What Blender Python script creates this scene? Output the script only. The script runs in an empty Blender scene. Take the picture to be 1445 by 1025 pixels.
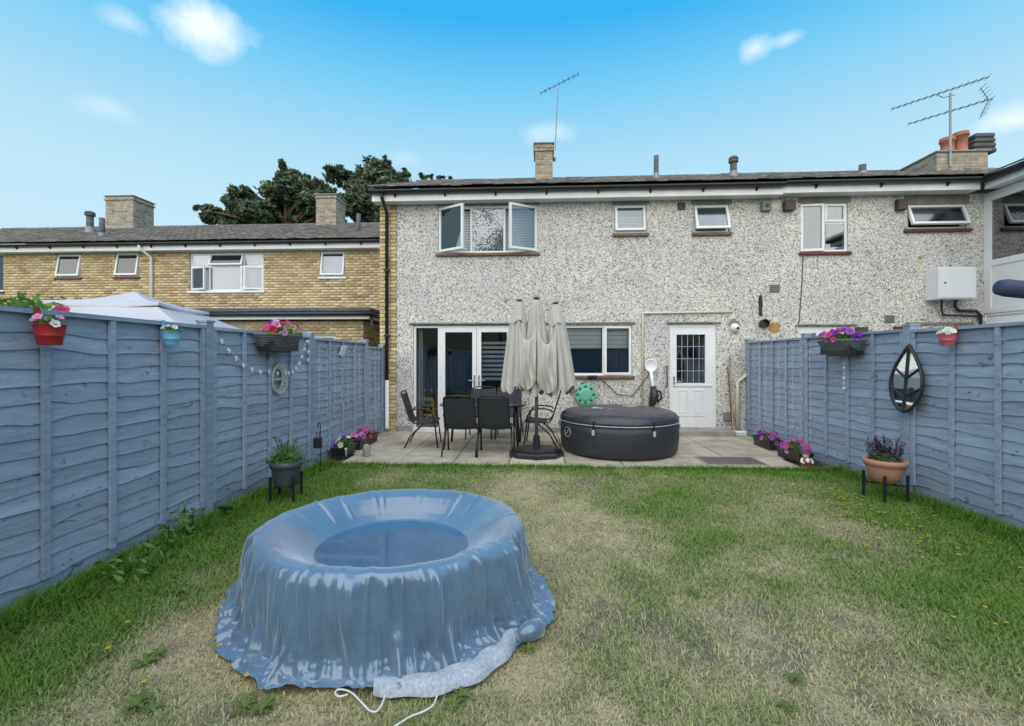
import bpy, math, random
import numpy as np
from mathutils import Matrix, Vector
random.seed(7); RNG = np.random.default_rng(7)
scene = bpy.context.scene
COL = scene.collection
R = math.radians
# ------------------------------------------------------------------ camera
F_PX, CX, HY, TH, CAMZ = 645.0, 722.5, 505.0, R(2.93), 1.47
cd = bpy.data.cameras.new('camera'); cam = bpy.data.objects.new('camera', cd); COL.objects.link(cam)
cam.location = (0, 0, CAMZ); cam.rotation_euler = (R(90), 0, TH)
cd.sensor_width = 36.0; cd.lens = 36.0 * F_PX / 1445.0; cd.shift_y = -7.5 / 1445.0
cd.clip_start = 0.05; cd.clip_end = 2000
scene.camera = cam
# ------------------------------------------------------------------ sky, sun, exposure
SUN_EL, SUN_AZ = R(48), R(188)          # azimuth clockwise from +Y: behind the camera, a little left
world = bpy.data.worlds.new('World'); scene.world = world; world.use_nodes = True
def build_world():
    nt = world.node_tree; N = nt.nodes; L = nt.links; N.clear()
    out = N.new('ShaderNodeOutputWorld'); bg = N.new('ShaderNodeBackground')
    tc = N.new('ShaderNodeTexCoord'); sep = N.new('ShaderNodeSeparateXYZ')
    L.new(tc.outputs['Generated'], sep.inputs[0])
    ramp = N.new('ShaderNodeValToRGB'); cr = ramp.color_ramp
    stops = [(0.0, (.52, .70, .79)), (.285, (.47, .70, .81)), (.398, (.36, .64, .81)), (.506, (.155, .53, .80)), (.594, (.03, .395, .80)), (1.0, (.02, .32, .72))]
    while len(cr.elements) < len(stops): cr.elements.new(.5)
    for e, (p, c) in zip(cr.elements, stops): e.position = p; e.color = (*c, 1)
    L.new(sep.outputs['Z'], ramp.inputs[0])
    sky = N.new('ShaderNodeTexSky'); sky.sky_type = 'NISHITA'; sky.sun_disc = False
    sky.sun_elevation = SUN_EL; sky.sun_rotation = SUN_AZ; sky.air_density = 1.0; sky.dust_density = .6; sky.ozone_density = 2.0
    sc = N.new('ShaderNodeVectorMath'); sc.operation = 'SCALE'; sc.inputs['Scale'].default_value = .10
    L.new(sky.outputs[0], sc.inputs[0])
    mix = N.new('ShaderNodeMix'); mix.data_type = 'RGBA'; mix.inputs['Factor'].default_value = .9
    L.new(sc.outputs[0], mix.inputs['A']); L.new(ramp.outputs[0], mix.inputs['B'])
    cur = mix.outputs['Result']
    noise = N.new('ShaderNodeTexNoise'); noise.inputs['Scale'].default_value = 9; noise.inputs['Detail'].default_value = 9; noise.inputs['Roughness'].default_value = .62
    L.new(tc.outputs['Generated'], noise.inputs['Vector'])
    def d_of(px, py):
        u = (px - CX) / F_PX; v = (HY - py) / F_PX
        return Vector((-math.sin(TH) + u * math.cos(TH), math.cos(TH) + u * math.sin(TH), v)).normalized()
    for px, py, rx, rz, amt in ((292, 40, .125, .05, 1.0), (176, 30, .05, .03, .5), (780, 188, .09, .035, .5), (1066, 68, .034, .026, .7), (1112, 55, .05, .014, .5), (1425, 168, .08, .03, .8), (150, 152, .06, .03, .3), (570, 225, .07, .03, .3)):
        d = d_of(px, py)
        sub = N.new('ShaderNodeVectorMath'); sub.operation = 'SUBTRACT'; sub.inputs[1].default_value = d
        L.new(tc.outputs['Generated'], sub.inputs[0])
        scl = N.new('ShaderNodeVectorMath'); scl.operation = 'MULTIPLY'; scl.inputs[1].default_value = (1 / rx, 1 / rx, 1 / rz)
        L.new(sub.outputs[0], scl.inputs[0])
        ln = N.new('ShaderNodeVectorMath'); ln.operation = 'LENGTH'; L.new(scl.outputs[0], ln.inputs[0])
        a = N.new('ShaderNodeMath'); a.operation = 'MULTIPLY_ADD'; a.inputs[1].default_value = -.55; a.inputs[2].default_value = .02
        L.new(ln.outputs['Value'], a.inputs[0])
        b = N.new('ShaderNodeMath'); b.operation = 'ADD'; L.new(a.outputs[0], b.inputs[0]); L.new(noise.outputs['Fac'], b.inputs[1])
        m = N.new('ShaderNodeMapRange'); m.inputs['From Min'].default_value = .12; m.inputs['From Max'].default_value = .5; m.inputs['To Max'].default_value = amt * .85
        L.new(b.outputs[0], m.inputs['Value'])
        mx = N.new('ShaderNodeMix'); mx.data_type = 'RGBA'; mx.inputs['B'].default_value = (.86, .92, .96, 1)
        L.new(m.outputs[0], mx.inputs['Factor']); L.new(cur, mx.inputs['A']); cur = mx.outputs['Result']
    L.new(cur, bg.inputs['Color']); bg.inputs['Strength'].default_value = 1.0
    L.new(bg.outputs[0], out.inputs['Surface'])
build_world()
sd = bpy.data.lights.new('sun', 'SUN'); sun = bpy.data.objects.new('sun', sd); COL.objects.link(sun)
sd.energy = 3.3; sd.angle = R(100); sd.color = (1.0, .87, .73)
sdir = Vector((math.sin(SUN_AZ) * math.cos(SUN_EL), math.cos(SUN_AZ) * math.cos(SUN_EL), math.sin(SUN_EL)))
sun.rotation_euler = sdir.to_track_quat('Z', 'Y').to_euler(); sun.location = sdir * 60
vs = scene.view_settings; vs.view_transform = 'Standard'; vs.look = 'None'; vs.gamma = 1; vs.exposure = .3; vs.use_curve_mapping = False
scene.render.engine = 'CYCLES'; scene.cycles.max_bounces = 6; scene.cycles.transparent_max_bounces = 12
# ------------------------------------------------------------------ layout helpers: lines of sight met with real planes
def _dir(px, py):
    u = (px - CX) / F_PX; v = (HY - py) / F_PX
    return (-math.sin(TH) + u * math.cos(TH), math.cos(TH) + u * math.sin(TH), v)
def on_y(px, py, Y):
    d = _dir(px, py); t = Y / d[1]; return (d[0] * t, CAMZ + d[2] * t)
def on_x(px, py, X):
    d = _dir(px, py); t = X / d[0]; return (d[1] * t, CAMZ + d[2] * t)
def on_z(px, py, z):
    d = _dir(px, py); t = (z - CAMZ) / d[2]; return (d[0] * t, d[1] * t)
# ------------------------------------------------------------------ mesh builder
class MB:
    def __init__(s): s.v = []; s.f = []; s.m = []; s.sm = []; s.xf = None; s.mi = 0; s.smooth = False
    def add(s, vs, fs):
        o = len(s.v)
        s.v += [tuple(s.xf @ Vector(p)) for p in vs] if s.xf else [tuple(p) for p in vs]
        for f in fs: s.f.append(tuple(i + o for i in f)); s.m.append(s.mi); s.sm.append(s.smooth)
        return s
    def box(s, x0, x1, y0, y1, z0, z1):
        return s.add([(x0,y0,z0),(x1,y0,z0),(x1,y1,z0),(x0,y1,z0),(x0,y0,z1),(x1,y0,z1),(x1,y1,z1),(x0,y1,z1)],
                     [(0,3,2,1),(4,5,6,7),(0,1,5,4),(1,2,6,5),(2,3,7,6),(3,0,4,7)])
    def bbox(s, x0, x1, y0, y1, z0, z1, b=.006):     # box with chamfered edges
        X = (x0, x1); Y = (y0, y1); Z = (z0, z1); vs = []; idx = {}
        for i in (0,1):
            for j in (0,1):
                for k in (0,1):
                    sx, sy, sz = (1,-1)[i]*b, (1,-1)[j]*b, (1,-1)[k]*b
                    for a, p in enumerate(((X[i],Y[j]+sy,Z[k]+sz),(X[i]+sx,Y[j],Z[k]+sz),(X[i]+sx,Y[j]+sy,Z[k]))):
                        idx[(i,j,k,a)] = len(vs); vs.append(p)
        fs = []
        c = Vector(((x0+x1)/2,(y0+y1)/2,(z0+z1)/2))
        def face(keys):
            f = [idx[k] for k in keys]; p = [Vector(vs[i]) for i in f]
            n = (p[1]-p[0]).cross(p[2]-p[0])
            if n.dot(sum(p, Vector())/len(p) - c) < 0: f.reverse()
            fs.append(f)
        for i in (0,1):
            face([(i,0,0,0),(i,1,0,0),(i,1,1,0),(i,0,1,0)]); face([(0,i,0,1),(1,i,0,1),(1,i,1,1),(0,i,1,1)]); face([(0,0,i,2),(1,0,i,2),(1,1,i,2),(0,1,i,2)])
        for i in (0,1):
            for j in (0,1):
                face([(i,j,0,0),(i,j,1,0),(i,j,1,1),(i,j,0,1)]); face([(i,0,j,0),(i,1,j,0),(i,1,j,2),(i,0,j,2)]); face([(0,i,j,1),(1,i,j,1),(1,i,j,2),(0,i,j,2)])
                for k in (0,1): face([(i,j,k,0),(i,j,k,1),(i,j,k,2)])
        return s.add(vs, fs)
    def ring(s, x0, x1, z0, z1, y0, y1, w, wb=None):   # rectangular frame in the XZ plane
        wb = wb or w
        s.box(x0, x0+w, y0, y1, z0, z1); s.box(x1-w, x1, y0, y1, z0, z1)
        s.box(x0+w, x1-w, y0, y1, z1-w, z1); return s.box(x0+w, x1-w, y0, y1, z0, z0+wb)
    def tube(s, pts, r, n=8, caps=True, closed=False):
        P = [Vector(p) for p in pts]; k = len(P); rs = r if isinstance(r, (list, tuple)) else [r]*k
        vs = []; up = None
        for i, p in enumerate(P):
            t = (P[(i+1) % k] - P[i-1]) if closed else (P[min(i+1,k-1)] - P[max(i-1,0)])
            t.normalize()
            if up is None: up = t.orthogonal().normalized()
            up = (up - t*up.dot(t)); up = up.normalized() if up.length > 1e-6 else t.orthogonal().normalized()
            b = t.cross(up)
            for j in range(n):
                a = 2*math.pi*j/n; vs.append(p + (up*math.cos(a) + b*math.sin(a))*rs[i])
        fs = []
        for i in range(k if closed else k-1):
            i2 = (i+1) % k
            for j in range(n):
                j2 = (j+1) % n; fs.append((i*n+j, i*n+j2, i2*n+j2, i2*n+j))
        if caps and not closed: fs.append(tuple(range(n-1,-1,-1))); fs.append(tuple((k-1)*n+j for j in range(n)))
        return s.add(vs, fs)
    def lathe(s, prof, c=(0,0,0), n=24, sx=1, sy=1):     # prof: (radius, z)
        vs = []; fs = []; k = len(prof)
        for r, z in prof:
            for j in range(n):
                a = 2*math.pi*j/n; vs.append((c[0]+r*sx*math.cos(a), c[1]+r*sy*math.sin(a), c[2]+z))
        for i in range(k-1):
            for j in range(n):
                j2 = (j+1) % n; fs.append((i*n+j, i*n+j2, (i+1)*n+j2, (i+1)*n+j))
        if prof[0][0] > 1e-5: fs.append(tuple(range(n-1,-1,-1)))
        if prof[-1][0] > 1e-5: fs.append(tuple((k-1)*n+j for j in range(n)))
        return s.add(vs, fs)
    def prism(s, poly, y0, y1):                         # poly in XZ, extruded along Y
        n = len(poly); vs = [(x, y0, z) for x, z in poly] + [(x, y1, z) for x, z in poly]
        fs = [tuple(range(n)), tuple(range(2*n-1, n-1, -1))]
        for i in range(n): j = (i+1) % n; fs.append((j, i, n+i, n+j))
        return s.add(vs, fs)
    def ball(s, c, r, n=10, m=6, sz=1):
        pr = [(max(1e-6, r*math.sin(math.pi*i/m)), -r*sz*math.cos(math.pi*i/m)) for i in range(m+1)]
        return s.lathe(pr, c, n)
    def build(s, name, mats, parent=None, loc=None):
        me = bpy.data.meshes.new(name); me.from_pydata(s.v, [], s.f)
        mats = mats if isinstance(mats, (list, tuple)) else [mats]
        for m in mats: me.materials.append(m)
        if len(mats) > 1: me.polygons.foreach_set('material_index', s.m)
        if any(s.sm): me.polygons.foreach_set('use_smooth', s.sm)
        me.update()
        o = bpy.data.objects.new(name, me); COL.objects.link(o)
        if parent: o.parent = parent
        if loc: o.location = loc
        return o
def np_mesh(name, V, loops, sizes, mat, parent=None, smooth=False, col=None):
    me = bpy.data.meshes.new(name); me.vertices.add(len(V)); me.vertices.foreach_set('co', np.asarray(V, dtype=np.float32).ravel())
    loops = np.asarray(loops, dtype=np.int32); sizes = np.asarray(sizes, dtype=np.int32)
    me.loops.add(len(loops)); me.loops.foreach_set('vertex_index', loops)
    me.polygons.add(len(sizes)); me.polygons.foreach_set('loop_start', np.concatenate([[0], np.cumsum(sizes)[:-1]]).astype(np.int32)); me.polygons.foreach_set('loop_total', sizes)
    if smooth: me.polygons.foreach_set('use_smooth', np.ones(len(sizes), dtype=bool))
    me.update(); me.validate()
    if col is not None:
        a = me.color_attributes.new('tint', 'FLOAT_COLOR', 'POINT'); c4 = np.ones((len(V), 4), dtype=np.float32); c4[:, :3] = col
        a.data.foreach_set('color', c4.ravel())
    me.materials.append(mat)
    o = bpy.data.objects.new(name, me); COL.objects.link(o)
    if parent: o.parent = parent
    return o
def tag(o, label, cat=None, group=None, kind=None):
    if label: o['label'] = label
    if cat: o['category'] = cat
    if group: o['group'] = group
    if kind: o['kind'] = kind
    return o
def thing(name, label, cat, loc=(0,0,0), rz=0, group=None):
    o = bpy.data.objects.new(name, None); COL.objects.link(o); o.empty_display_size = .1
    o.location = loc; o.rotation_euler = (0, 0, rz); return tag(o, label, cat, group)
def struct(o): o['kind'] = 'structure'; return o
def dup(root, loc, rz=0, label=None):
    def cp(o, par):
        c = o.copy(); COL.objects.link(c); c.parent = par
        for ch in o.children: cp(ch, c)
        return c
    r = cp(root, None); r.location = loc; r.rotation_euler = (0, 0, rz)
    if label: r['label'] = label
    return r
def shared(name, mesh_obj, parent, loc, rot=(0,0,0), scale=(1,1,1)):
    o = bpy.data.objects.new(name, mesh_obj.data); COL.objects.link(o); o.parent = parent; o.location = loc; o.rotation_euler = rot; o.scale = scale; return o
# ------------------------------------------------------------------ materials
def mat(name, c1, c2=None, scale=8, rough=.6, bump=0, bscale=None, metal=0, stretch=(1,1,1), rnd=0, spec=.5, coat=0, detail=5, contrast=(.35,.65), coords='pos', transl=0):
    m = bpy.data.materials.new(name); m.use_nodes = True; nt = m.node_tree; N = nt.nodes; L = nt.links
    b = N['Principled BSDF']; b.inputs['Roughness'].default_value = rough; b.inputs['Metallic'].default_value = metal
    b.inputs['Specular IOR Level'].default_value = spec; b.inputs['Coat Weight'].default_value = coat
    if c2 is None: c2 = tuple(x*.8 for x in c1)
    if coords == 'pos': g = N.new('ShaderNodeNewGeometry'); vec = g.outputs['Position']
    else: g = N.new('ShaderNodeTexCoord'); vec = g.outputs['Object']
    mp = N.new('ShaderNodeVectorMath'); mp.operation = 'MULTIPLY'; mp.inputs[1].default_value = stretch; L.new(vec, mp.inputs[0])
    n = N.new('ShaderNodeTexNoise'); n.inputs['Scale'].default_value = scale; n.inputs['Detail'].default_value = detail; n.inputs['Roughness'].default_value = .65
    L.new(mp.outputs[0], n.inputs['Vector'])
    r = N.new('ShaderNodeValToRGB'); r.color_ramp.elements[0].position = contrast[0]; r.color_ramp.elements[1].position = contrast[1]
    r.color_ramp.elements[0].color = (*c2, 1); r.color_ramp.elements[1].color = (*c1, 1); L.new(n.outputs['Fac'], r.inputs[0])
    cur = r.outputs[0]
    if rnd:
        oi = N.new('ShaderNodeObjectInfo'); h = N.new('ShaderNodeHueSaturation')
        mr = N.new('ShaderNodeMapRange'); mr.inputs['To Min'].default_value = 1-rnd; mr.inputs['To Max'].default_value = 1+rnd
        L.new(oi.outputs['Random'], mr.inputs['Value']); L.new(mr.outputs[0], h.inputs['Value']); L.new(cur, h.inputs['Color']); cur = h.outputs[0]
    L.new(cur, b.inputs['Base Color'])
    if bump:
        n2 = N.new('ShaderNodeTexNoise'); n2.inputs['Scale'].default_value = bscale or scale*4; n2.inputs['Detail'].default_value = 4; L.new(mp.outputs[0], n2.inputs['Vector'])
        bp = N.new('ShaderNodeBump'); bp.inputs['Strength'].default_value = bump; bp.inputs['Distance'].default_value = .01
        L.new(n2.outputs['Fac'], bp.inputs['Height']); L.new(bp.outputs[0], b.inputs['Normal'])
    return m
def tint_mat(name, rough=.7, transl=.25):
    m = bpy.data.materials.new(name); m.use_nodes = True; nt = m.node_tree; N = nt.nodes; L = nt.links
    b = N['Principled BSDF']; b.inputs['Roughness'].default_value = rough; b.inputs['Specular IOR Level'].default_value = .3
    a = N.new('ShaderNodeAttribute'); a.attribute_name = 'tint'; L.new(a.outputs['Color'], b.inputs['Base Color'])
    if transl:
        t = N.new('ShaderNodeBsdfTranslucent'); L.new(a.outputs['Color'], t.inputs['Color'])
        mx = N.new('ShaderNodeMixShader'); mx.inputs[0].default_value = transl
        L.new(b.outputs[0], mx.inputs[1]); L.new(t.outputs[0], mx.inputs[2]); L.new(mx.outputs[0], N['Material Output'].inputs['Surface'])
    return m
def glass_mat(name, base=.10, tint=(.75,.8,.82), rough=0.0, ior=1.5):
    m = bpy.data.materials.new(name); m.use_nodes = True; nt = m.node_tree; N = nt.nodes; L = nt.links; N.remove(N['Principled BSDF'])
    tr = N.new('ShaderNodeBsdfTransparent'); tr.inputs[0].default_value = (*tint, 1)
    gl = N.new('ShaderNodeBsdfGlossy'); gl.inputs['Roughness'].default_value = rough; gl.inputs['Color'].default_value = (.95,.97,1,1)
    fr = N.new('ShaderNodeFresnel'); fr.inputs['IOR'].default_value = ior
    ad = N.new('ShaderNodeMath'); ad.operation = 'ADD'; ad.use_clamp = True; ad.inputs[1].default_value = base; L.new(fr.outputs[0], ad.inputs[0])
    mx = N.new('ShaderNodeMixShader'); L.new(ad.outputs[0], mx.inputs[0]); L.new(tr.outputs[0], mx.inputs[1]); L.new(gl.outputs[0], mx.inputs[2])
    L.new(mx.outputs[0], N['Material Output'].inputs['Surface']); return m
def pebbledash():
    m = bpy.data.materials.new('pebbledash'); m.use_nodes = True; nt = m.node_tree; N = nt.nodes; L = nt.links; b = N['Principled BSDF']
    b.inputs['Roughness'].default_value = .85; b.inputs['Specular IOR Level'].default_value = .3
    g = N.new('ShaderNodeNewGeometry')
    v = N.new('ShaderNodeTexVoronoi'); v.inputs['Scale'].default_value = 56; v.inputs['Randomness'].default_value = 1
    dn = N.new('ShaderNodeTexNoise'); dn.inputs['Scale'].default_value = 60; dn.inputs['Detail'].default_value = 2; L.new(g.outputs['Position'], dn.inputs['Vector'])
    ds = N.new('ShaderNodeVectorMath'); ds.operation = 'SCALE'; ds.inputs['Scale'].default_value = .018; L.new(dn.outputs['Color'], ds.inputs[0])
    da = N.new('ShaderNodeVectorMath'); da.operation = 'ADD'; L.new(g.outputs['Position'], da.inputs[0]); L.new(ds.outputs[0], da.inputs[1]); L.new(da.outputs[0], v.inputs['Vector'])
    sp = N.new('ShaderNodeSeparateColor'); L.new(v.outputs['Color'], sp.inputs[0])
    r = N.new('ShaderNodeValToRGB'); cr = r.color_ramp; cr.interpolation = 'CONSTANT'
    st = [(0, (.17,.16,.155)), (.09, (.34,.325,.30)), (.22, (.53,.51,.475)), (.45, (.64,.615,.58)), (.68, (.58,.51,.43)), (.74, (.73,.71,.68)), (.9, (.83,.82,.80))]
    while len(cr.elements) < len(st): cr.elements.new(.5)
    for e, (p, c) in zip(cr.elements, st): e.position = p; e.color = (*c, 1)
    L.new(sp.outputs[0], r.inputs[0])
    n = N.new('ShaderNodeTexNoise'); n.inputs['Scale'].default_value = 1.3; n.inputs['Detail'].default_value = 6; L.new(g.outputs['Position'], n.inputs['Vector'])
    rr = N.new('ShaderNodeValToRGB'); rr.color_ramp.elements[0].position = .35; rr.color_ramp.elements[1].position = .68
    rr.color_ramp.elements[0].color = (.88,.88,.89,1); rr.color_ramp.elements[1].color = (1.06,1.03,.98,1); L.new(n.outputs['Fac'], rr.inputs[0])
    mx = N.new('ShaderNodeMix'); mx.data_type = 'RGBA'; mx.blend_type = 'MULTIPLY'; mx.inputs['Factor'].default_value = 1
    L.new(r.outputs[0], mx.inputs['A']); L.new(rr.outputs[0], mx.inputs['B']); L.new(mx.outputs['Result'], b.inputs['Base Color'])
    bp = N.new('ShaderNodeBump'); bp.inputs['Strength'].default_value = .6; bp.inputs['Distance'].default_value = .012; bp.invert = True
    L.new(v.outputs['Distance'], bp.inputs['Height']); L.new(bp.outputs[0], b.inputs['Normal'])
    return m
def brick_mat(name='yellow_stock_brick', k=1.12, sat=.88, lo=.62, hi=1.3, sc=22):
    m = bpy.data.materials.new(name); m.use_nodes = True; nt = m.node_tree; N = nt.nodes; L = nt.links; b = N['Principled BSDF']; b.inputs['Roughness'].default_value = .9
    g = N.new('ShaderNodeNewGeometry'); w = N.new('ShaderNodeAttribute'); w.attribute_name = 'tint'
    oi = N.new('ShaderNodeObjectInfo'); ad = N.new('ShaderNodeMath'); ad.operation = 'ADD'; L.new(w.outputs['Fac'], ad.inputs[0]); L.new(oi.outputs['Random'], ad.inputs[1])
    fr = N.new('ShaderNodeMath'); fr.operation = 'FRACT'; L.new(ad.outputs[0], fr.inputs[0])
    r = N.new('ShaderNodeValToRGB'); cr = r.color_ramp
    st = [(0, (.30,.20,.10)), (.08, (.42,.29,.13)), (.4, (.52,.38,.17)), (.75, (.60,.46,.23)), (.93, (.62,.50,.30)), (1, (.36,.17,.10))]
    while len(cr.elements) < len(st): cr.elements.new(.5)
    for e, (p, c) in zip(cr.elements, st): e.position = p; e.color = (*c, 1)
    L.new(fr.outputs[0], r.inputs[0])
    n = N.new('ShaderNodeTexNoise'); n.inputs['Scale'].default_value = sc; n.inputs['Detail'].default_value = 6; L.new(g.outputs['Position'], n.inputs['Vector'])
    mr = N.new('ShaderNodeMapRange'); mr.inputs['To Min'].default_value = lo*k; mr.inputs['To Max'].default_value = hi*k; L.new(n.outputs['Fac'], mr.inputs['Value'])
    h = N.new('ShaderNodeHueSaturation'); h.inputs['Saturation'].default_value = sat; L.new(mr.outputs[0], h.inputs['Value']); L.new(r.outputs[0], h.inputs['Color']); L.new(h.outputs[0], b.inputs['Base Color'])
    bp = N.new('ShaderNodeBump'); bp.inputs['Strength'].default_value = .4; bp.inputs['Distance'].default_value = .01; L.new(n.outputs['Fac'], bp.inputs['Height']); L.new(bp.outputs[0], b.inputs['Normal'])
    return m
def fence_mat():
    m = bpy.data.materials.new('blue_grey_fence_paint'); m.use_nodes = True; nt = m.node_tree; N = nt.nodes; L = nt.links; b = N['Principled BSDF']; b.inputs['Roughness'].default_value = .55
    g = N.new('ShaderNodeNewGeometry'); mp = N.new('ShaderNodeVectorMath'); mp.operation = 'MULTIPLY'; mp.inputs[1].default_value = (1, .12, 1); L.new(g.outputs['Position'], mp.inputs[0])
    oi = N.new('ShaderNodeObjectInfo'); av = N.new('ShaderNodeVectorMath'); av.operation = 'ADD'; L.new(mp.outputs[0], av.inputs[0])
    cx = N.new('ShaderNodeCombineXYZ'); ms = N.new('ShaderNodeMath'); ms.operation = 'MULTIPLY'; ms.inputs[1].default_value = 37; L.new(oi.outputs['Random'], ms.inputs[0]); L.new(ms.outputs[0], cx.inputs[1]); L.new(cx.outputs[0], av.inputs[1])
    n = N.new('ShaderNodeTexNoise'); n.inputs['Scale'].default_value = 26; n.inputs['Detail'].default_value = 6; n.inputs['Roughness'].default_value = .7; L.new(av.outputs[0], n.inputs['Vector'])
    r = N.new('ShaderNodeValToRGB'); cr = r.color_ramp
    st = [(.25, (.165,.21,.285)), (.42, (.255,.315,.41)), (.58, (.31,.375,.48)), (.78, (.41,.475,.575))]
    while len(cr.elements) < len(st): cr.elements.new(.5)
    for e, (p, c) in zip(cr.elements, st): e.position = p; e.color = (*c, 1)
    L.new(n.outputs['Fac'], r.inputs[0])
    # knots and bark-edge marks
    mk = N.new('ShaderNodeVectorMath'); mk.operation = 'MULTIPLY'; mk.inputs[1].default_value = (1, .55, 1); L.new(g.outputs['Position'], mk.inputs[0])
    k = N.new('ShaderNodeTexNoise'); k.inputs['Scale'].default_value = 15; k.inputs['Detail'].default_value = 4; k.inputs['Distortion'].default_value = 1.4; L.new(mk.outputs[0], k.inputs['Vector'])
    kr = N.new('ShaderNodeMapRange'); kr.inputs['From Min'].default_value = .63; kr.inputs['From Max'].default_value = .74; kr.inputs['To Max'].default_value = .75; L.new(k.outputs['Fac'], kr.inputs['Value'])
    mx = N.new('ShaderNodeMix'); mx.data_type = 'RGBA'; mx.inputs['B'].default_value = (.05,.06,.085,1); L.new(kr.outputs[0], mx.inputs['Factor']); L.new(r.outputs[0], mx.inputs['A'])
    h = N.new('ShaderNodeHueSaturation'); mr = N.new('ShaderNodeMapRange'); mr.inputs['To Min'].default_value = .86; mr.inputs['To Max'].default_value = 1.12; L.new(oi.outputs['Random'], mr.inputs['Value']); L.new(mr.outputs[0], h.inputs['Value']); L.new(mx.outputs['Result'], h.inputs['Color'])
    L.new(h.outputs[0], b.inputs['Base Color'])
    bp = N.new('ShaderNodeBump'); bp.inputs['Strength'].default_value = .5; bp.inputs['Distance'].default_value = .006; L.new(n.outputs['Fac'], bp.inputs['Height']); L.new(bp.outputs[0], b.inputs['Normal'])
    return m
M = {}
M['peb'] = pebbledash(); M['brick'] = brick_mat(); M['oldbrick'] = brick_mat('weathered_chimney_brick', .62, .55, .25, 1.7, 7); M['fence'] = fence_mat()
M['mortar'] = mat('mortar', (.46,.42,.34), (.34,.31,.25), 20, .95, .3)
M['tile'] = mat('roof_tile', (.16,.155,.15), (.07,.07,.07), 7, .85, .5, 60, rnd=.25)
M['upvc'] = mat('white_upvc', (.80,.80,.80), (.74,.74,.74), 3, .3)
M['uwhite'] = mat('white_fascia', (.85,.85,.86), (.74,.74,.74), 3, .4)
M['black'] = mat('black_plastic', (.022,.023,.027), (.014,.015,.018), 6, .38)
M['blackmetal'] = mat('black_powder_coat', (.018,.02,.024), (.012,.013,.016), 10, .4)
M['greymetal'] = mat('grey_lacquered_steel', (.10,.115,.145), (.075,.085,.11), 10, .42)
M['sling'] = mat('charcoal_sling_fabric', (.03,.032,.038), (.018,.02,.024), 160, .75, .3, 300)
M['conc'] = mat('grey_concrete', (.36,.34,.30), (.24,.225,.20), 6, .9, .35, 60)
M['lintel'] = mat('weathered_lintel', (.25,.235,.20), (.15,.14,.12), 5, .9, .3, 40)
M['slab'] = mat('concrete_paving_slab', (.50,.44,.34), (.30,.265,.20), 3.2, .92, .3, 70, rnd=.13, detail=9)
M['redsill'] = mat('red_tile_sill', (.16,.035,.032), (.09,.022,.02), 12, .5)
M['brownsill'] = mat('brown_tile_sill', (.22,.13,.08), (.11,.07,.05), 9, .7)
M['soil'] = mat('dark_soil', (.075,.06,.045), (.035,.028,.022), 14, .98, .8, 40)
M['terra'] = mat('terracotta_clay', (.50,.25,.18), (.42,.20,.14), 7, .75, .15)
M['pot_orange'] = mat('orange_clay_pot', (.44,.17,.09), (.28,.11,.07), 8, .8, .2)
M['lead'] = mat('lead_flashing', (.34,.36,.38), (.24,.25,.27), 8, .5, .2)
M['pipegrey'] = mat('weathered_grey_pipe', (.12,.12,.125), (.06,.06,.062), 9, .7, .2)
M['cream'] = mat('cream_painted_pipe', (.70,.66,.52), (.60,.56,.43), 8, .45)
M['redpaint'] = mat('red_enamel', (.40,.022,.025), (.33,.015,.018), 6, .35)
M['bluepaint'] = mat('light_blue_enamel', (.20,.46,.66), (.17,.41,.60), 6, .35)
M['pinkpaint'] = mat('coral_pink_enamel', (.58,.13,.16), (.50,.10,.13), 6, .4)
M['planter'] = mat('dark_grey_planter', (.085,.095,.115), (.06,.068,.085), 8, .55)
M['wicker'] = mat('grey_wicker', (.21,.23,.24), (.07,.08,.085), 45, .7, .6, 90, stretch=(1,1,2.2))
M['green_hose'] = mat('green_plastic', (.16,.50,.36), (.13,.44,.31), 5, .4)
M['white'] = mat('white_paint', (.82,.82,.82), (.76,.76,.76), 5, .4)
M['wood'] = mat('pale_wood', (.42,.28,.15), (.30,.19,.10), 12, .6, stretch=(1,1,.1))
M['darkwood'] = mat('brown_handle_wood', (.17,.10,.06), (.10,.06,.04), 12, .6)
M['yellowwood'] = mat('yellow_painted_wood', (.62,.36,.035), (.52,.29,.03), 8, .45)
M['canvas'] = mat('stone_polyester_canvas', (.47,.45,.40), (.40,.385,.34), 5, .9, .12, 260)
M['gazebo'] = mat('pale_grey_canopy', (.50,.50,.53), (.45,.45,.48), 3, .85)
M['gazebotrim'] = mat('grey_canopy_trim', (.34,.345,.37), (.28,.285,.31), 3, .85)
M['spaside'] = mat('charcoal_spa_vinyl', (.030,.033,.042), (.022,.024,.031), 14, .5, .12, 120)
M['spalid'] = mat('charcoal_spa_lid_vinyl', (.040,.042,.054), (.028,.03,.038), 10, .33, .35, 26)
M['piping'] = mat('light_grey_piping', (.46,.46,.47), (.38,.38,.39), 20, .5)
M['print'] = mat('pale_print', (.55,.56,.58), (.44,.45,.47), 60, .6)
M['tarp'] = mat('blue_pvc_tarpaulin', (.105,.185,.28), (.075,.14,.22), 3.5, .27, .06, 40, spec=1.0, coat=.3)
M['tarp'].node_tree.nodes['Principled BSDF'].inputs['Sheen Weight'].default_value = .55; M['tarp'].node_tree.nodes['Principled BSDF'].inputs['Sheen Roughness'].default_value = .45; M['tarp'].node_tree.nodes['Principled BSDF'].inputs['Sheen Tint'].default_value = (.85,.92,1,1)
M['tarpback'] = mat('pale_tarpaulin_underside', (.46,.50,.54), (.26,.30,.36), 70, .6, .2)
M['cord'] = mat('white_cord', (.74,.73,.70), (.6,.59,.56), 60, .8)
M['roomwall'] = mat('interior_wall', (.30,.29,.28), (.26,.25,.24), 2, .9)
M['roomdark'] = mat('interior_dark', (.07,.075,.085), (.05,.052,.06), 2, .9)
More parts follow.
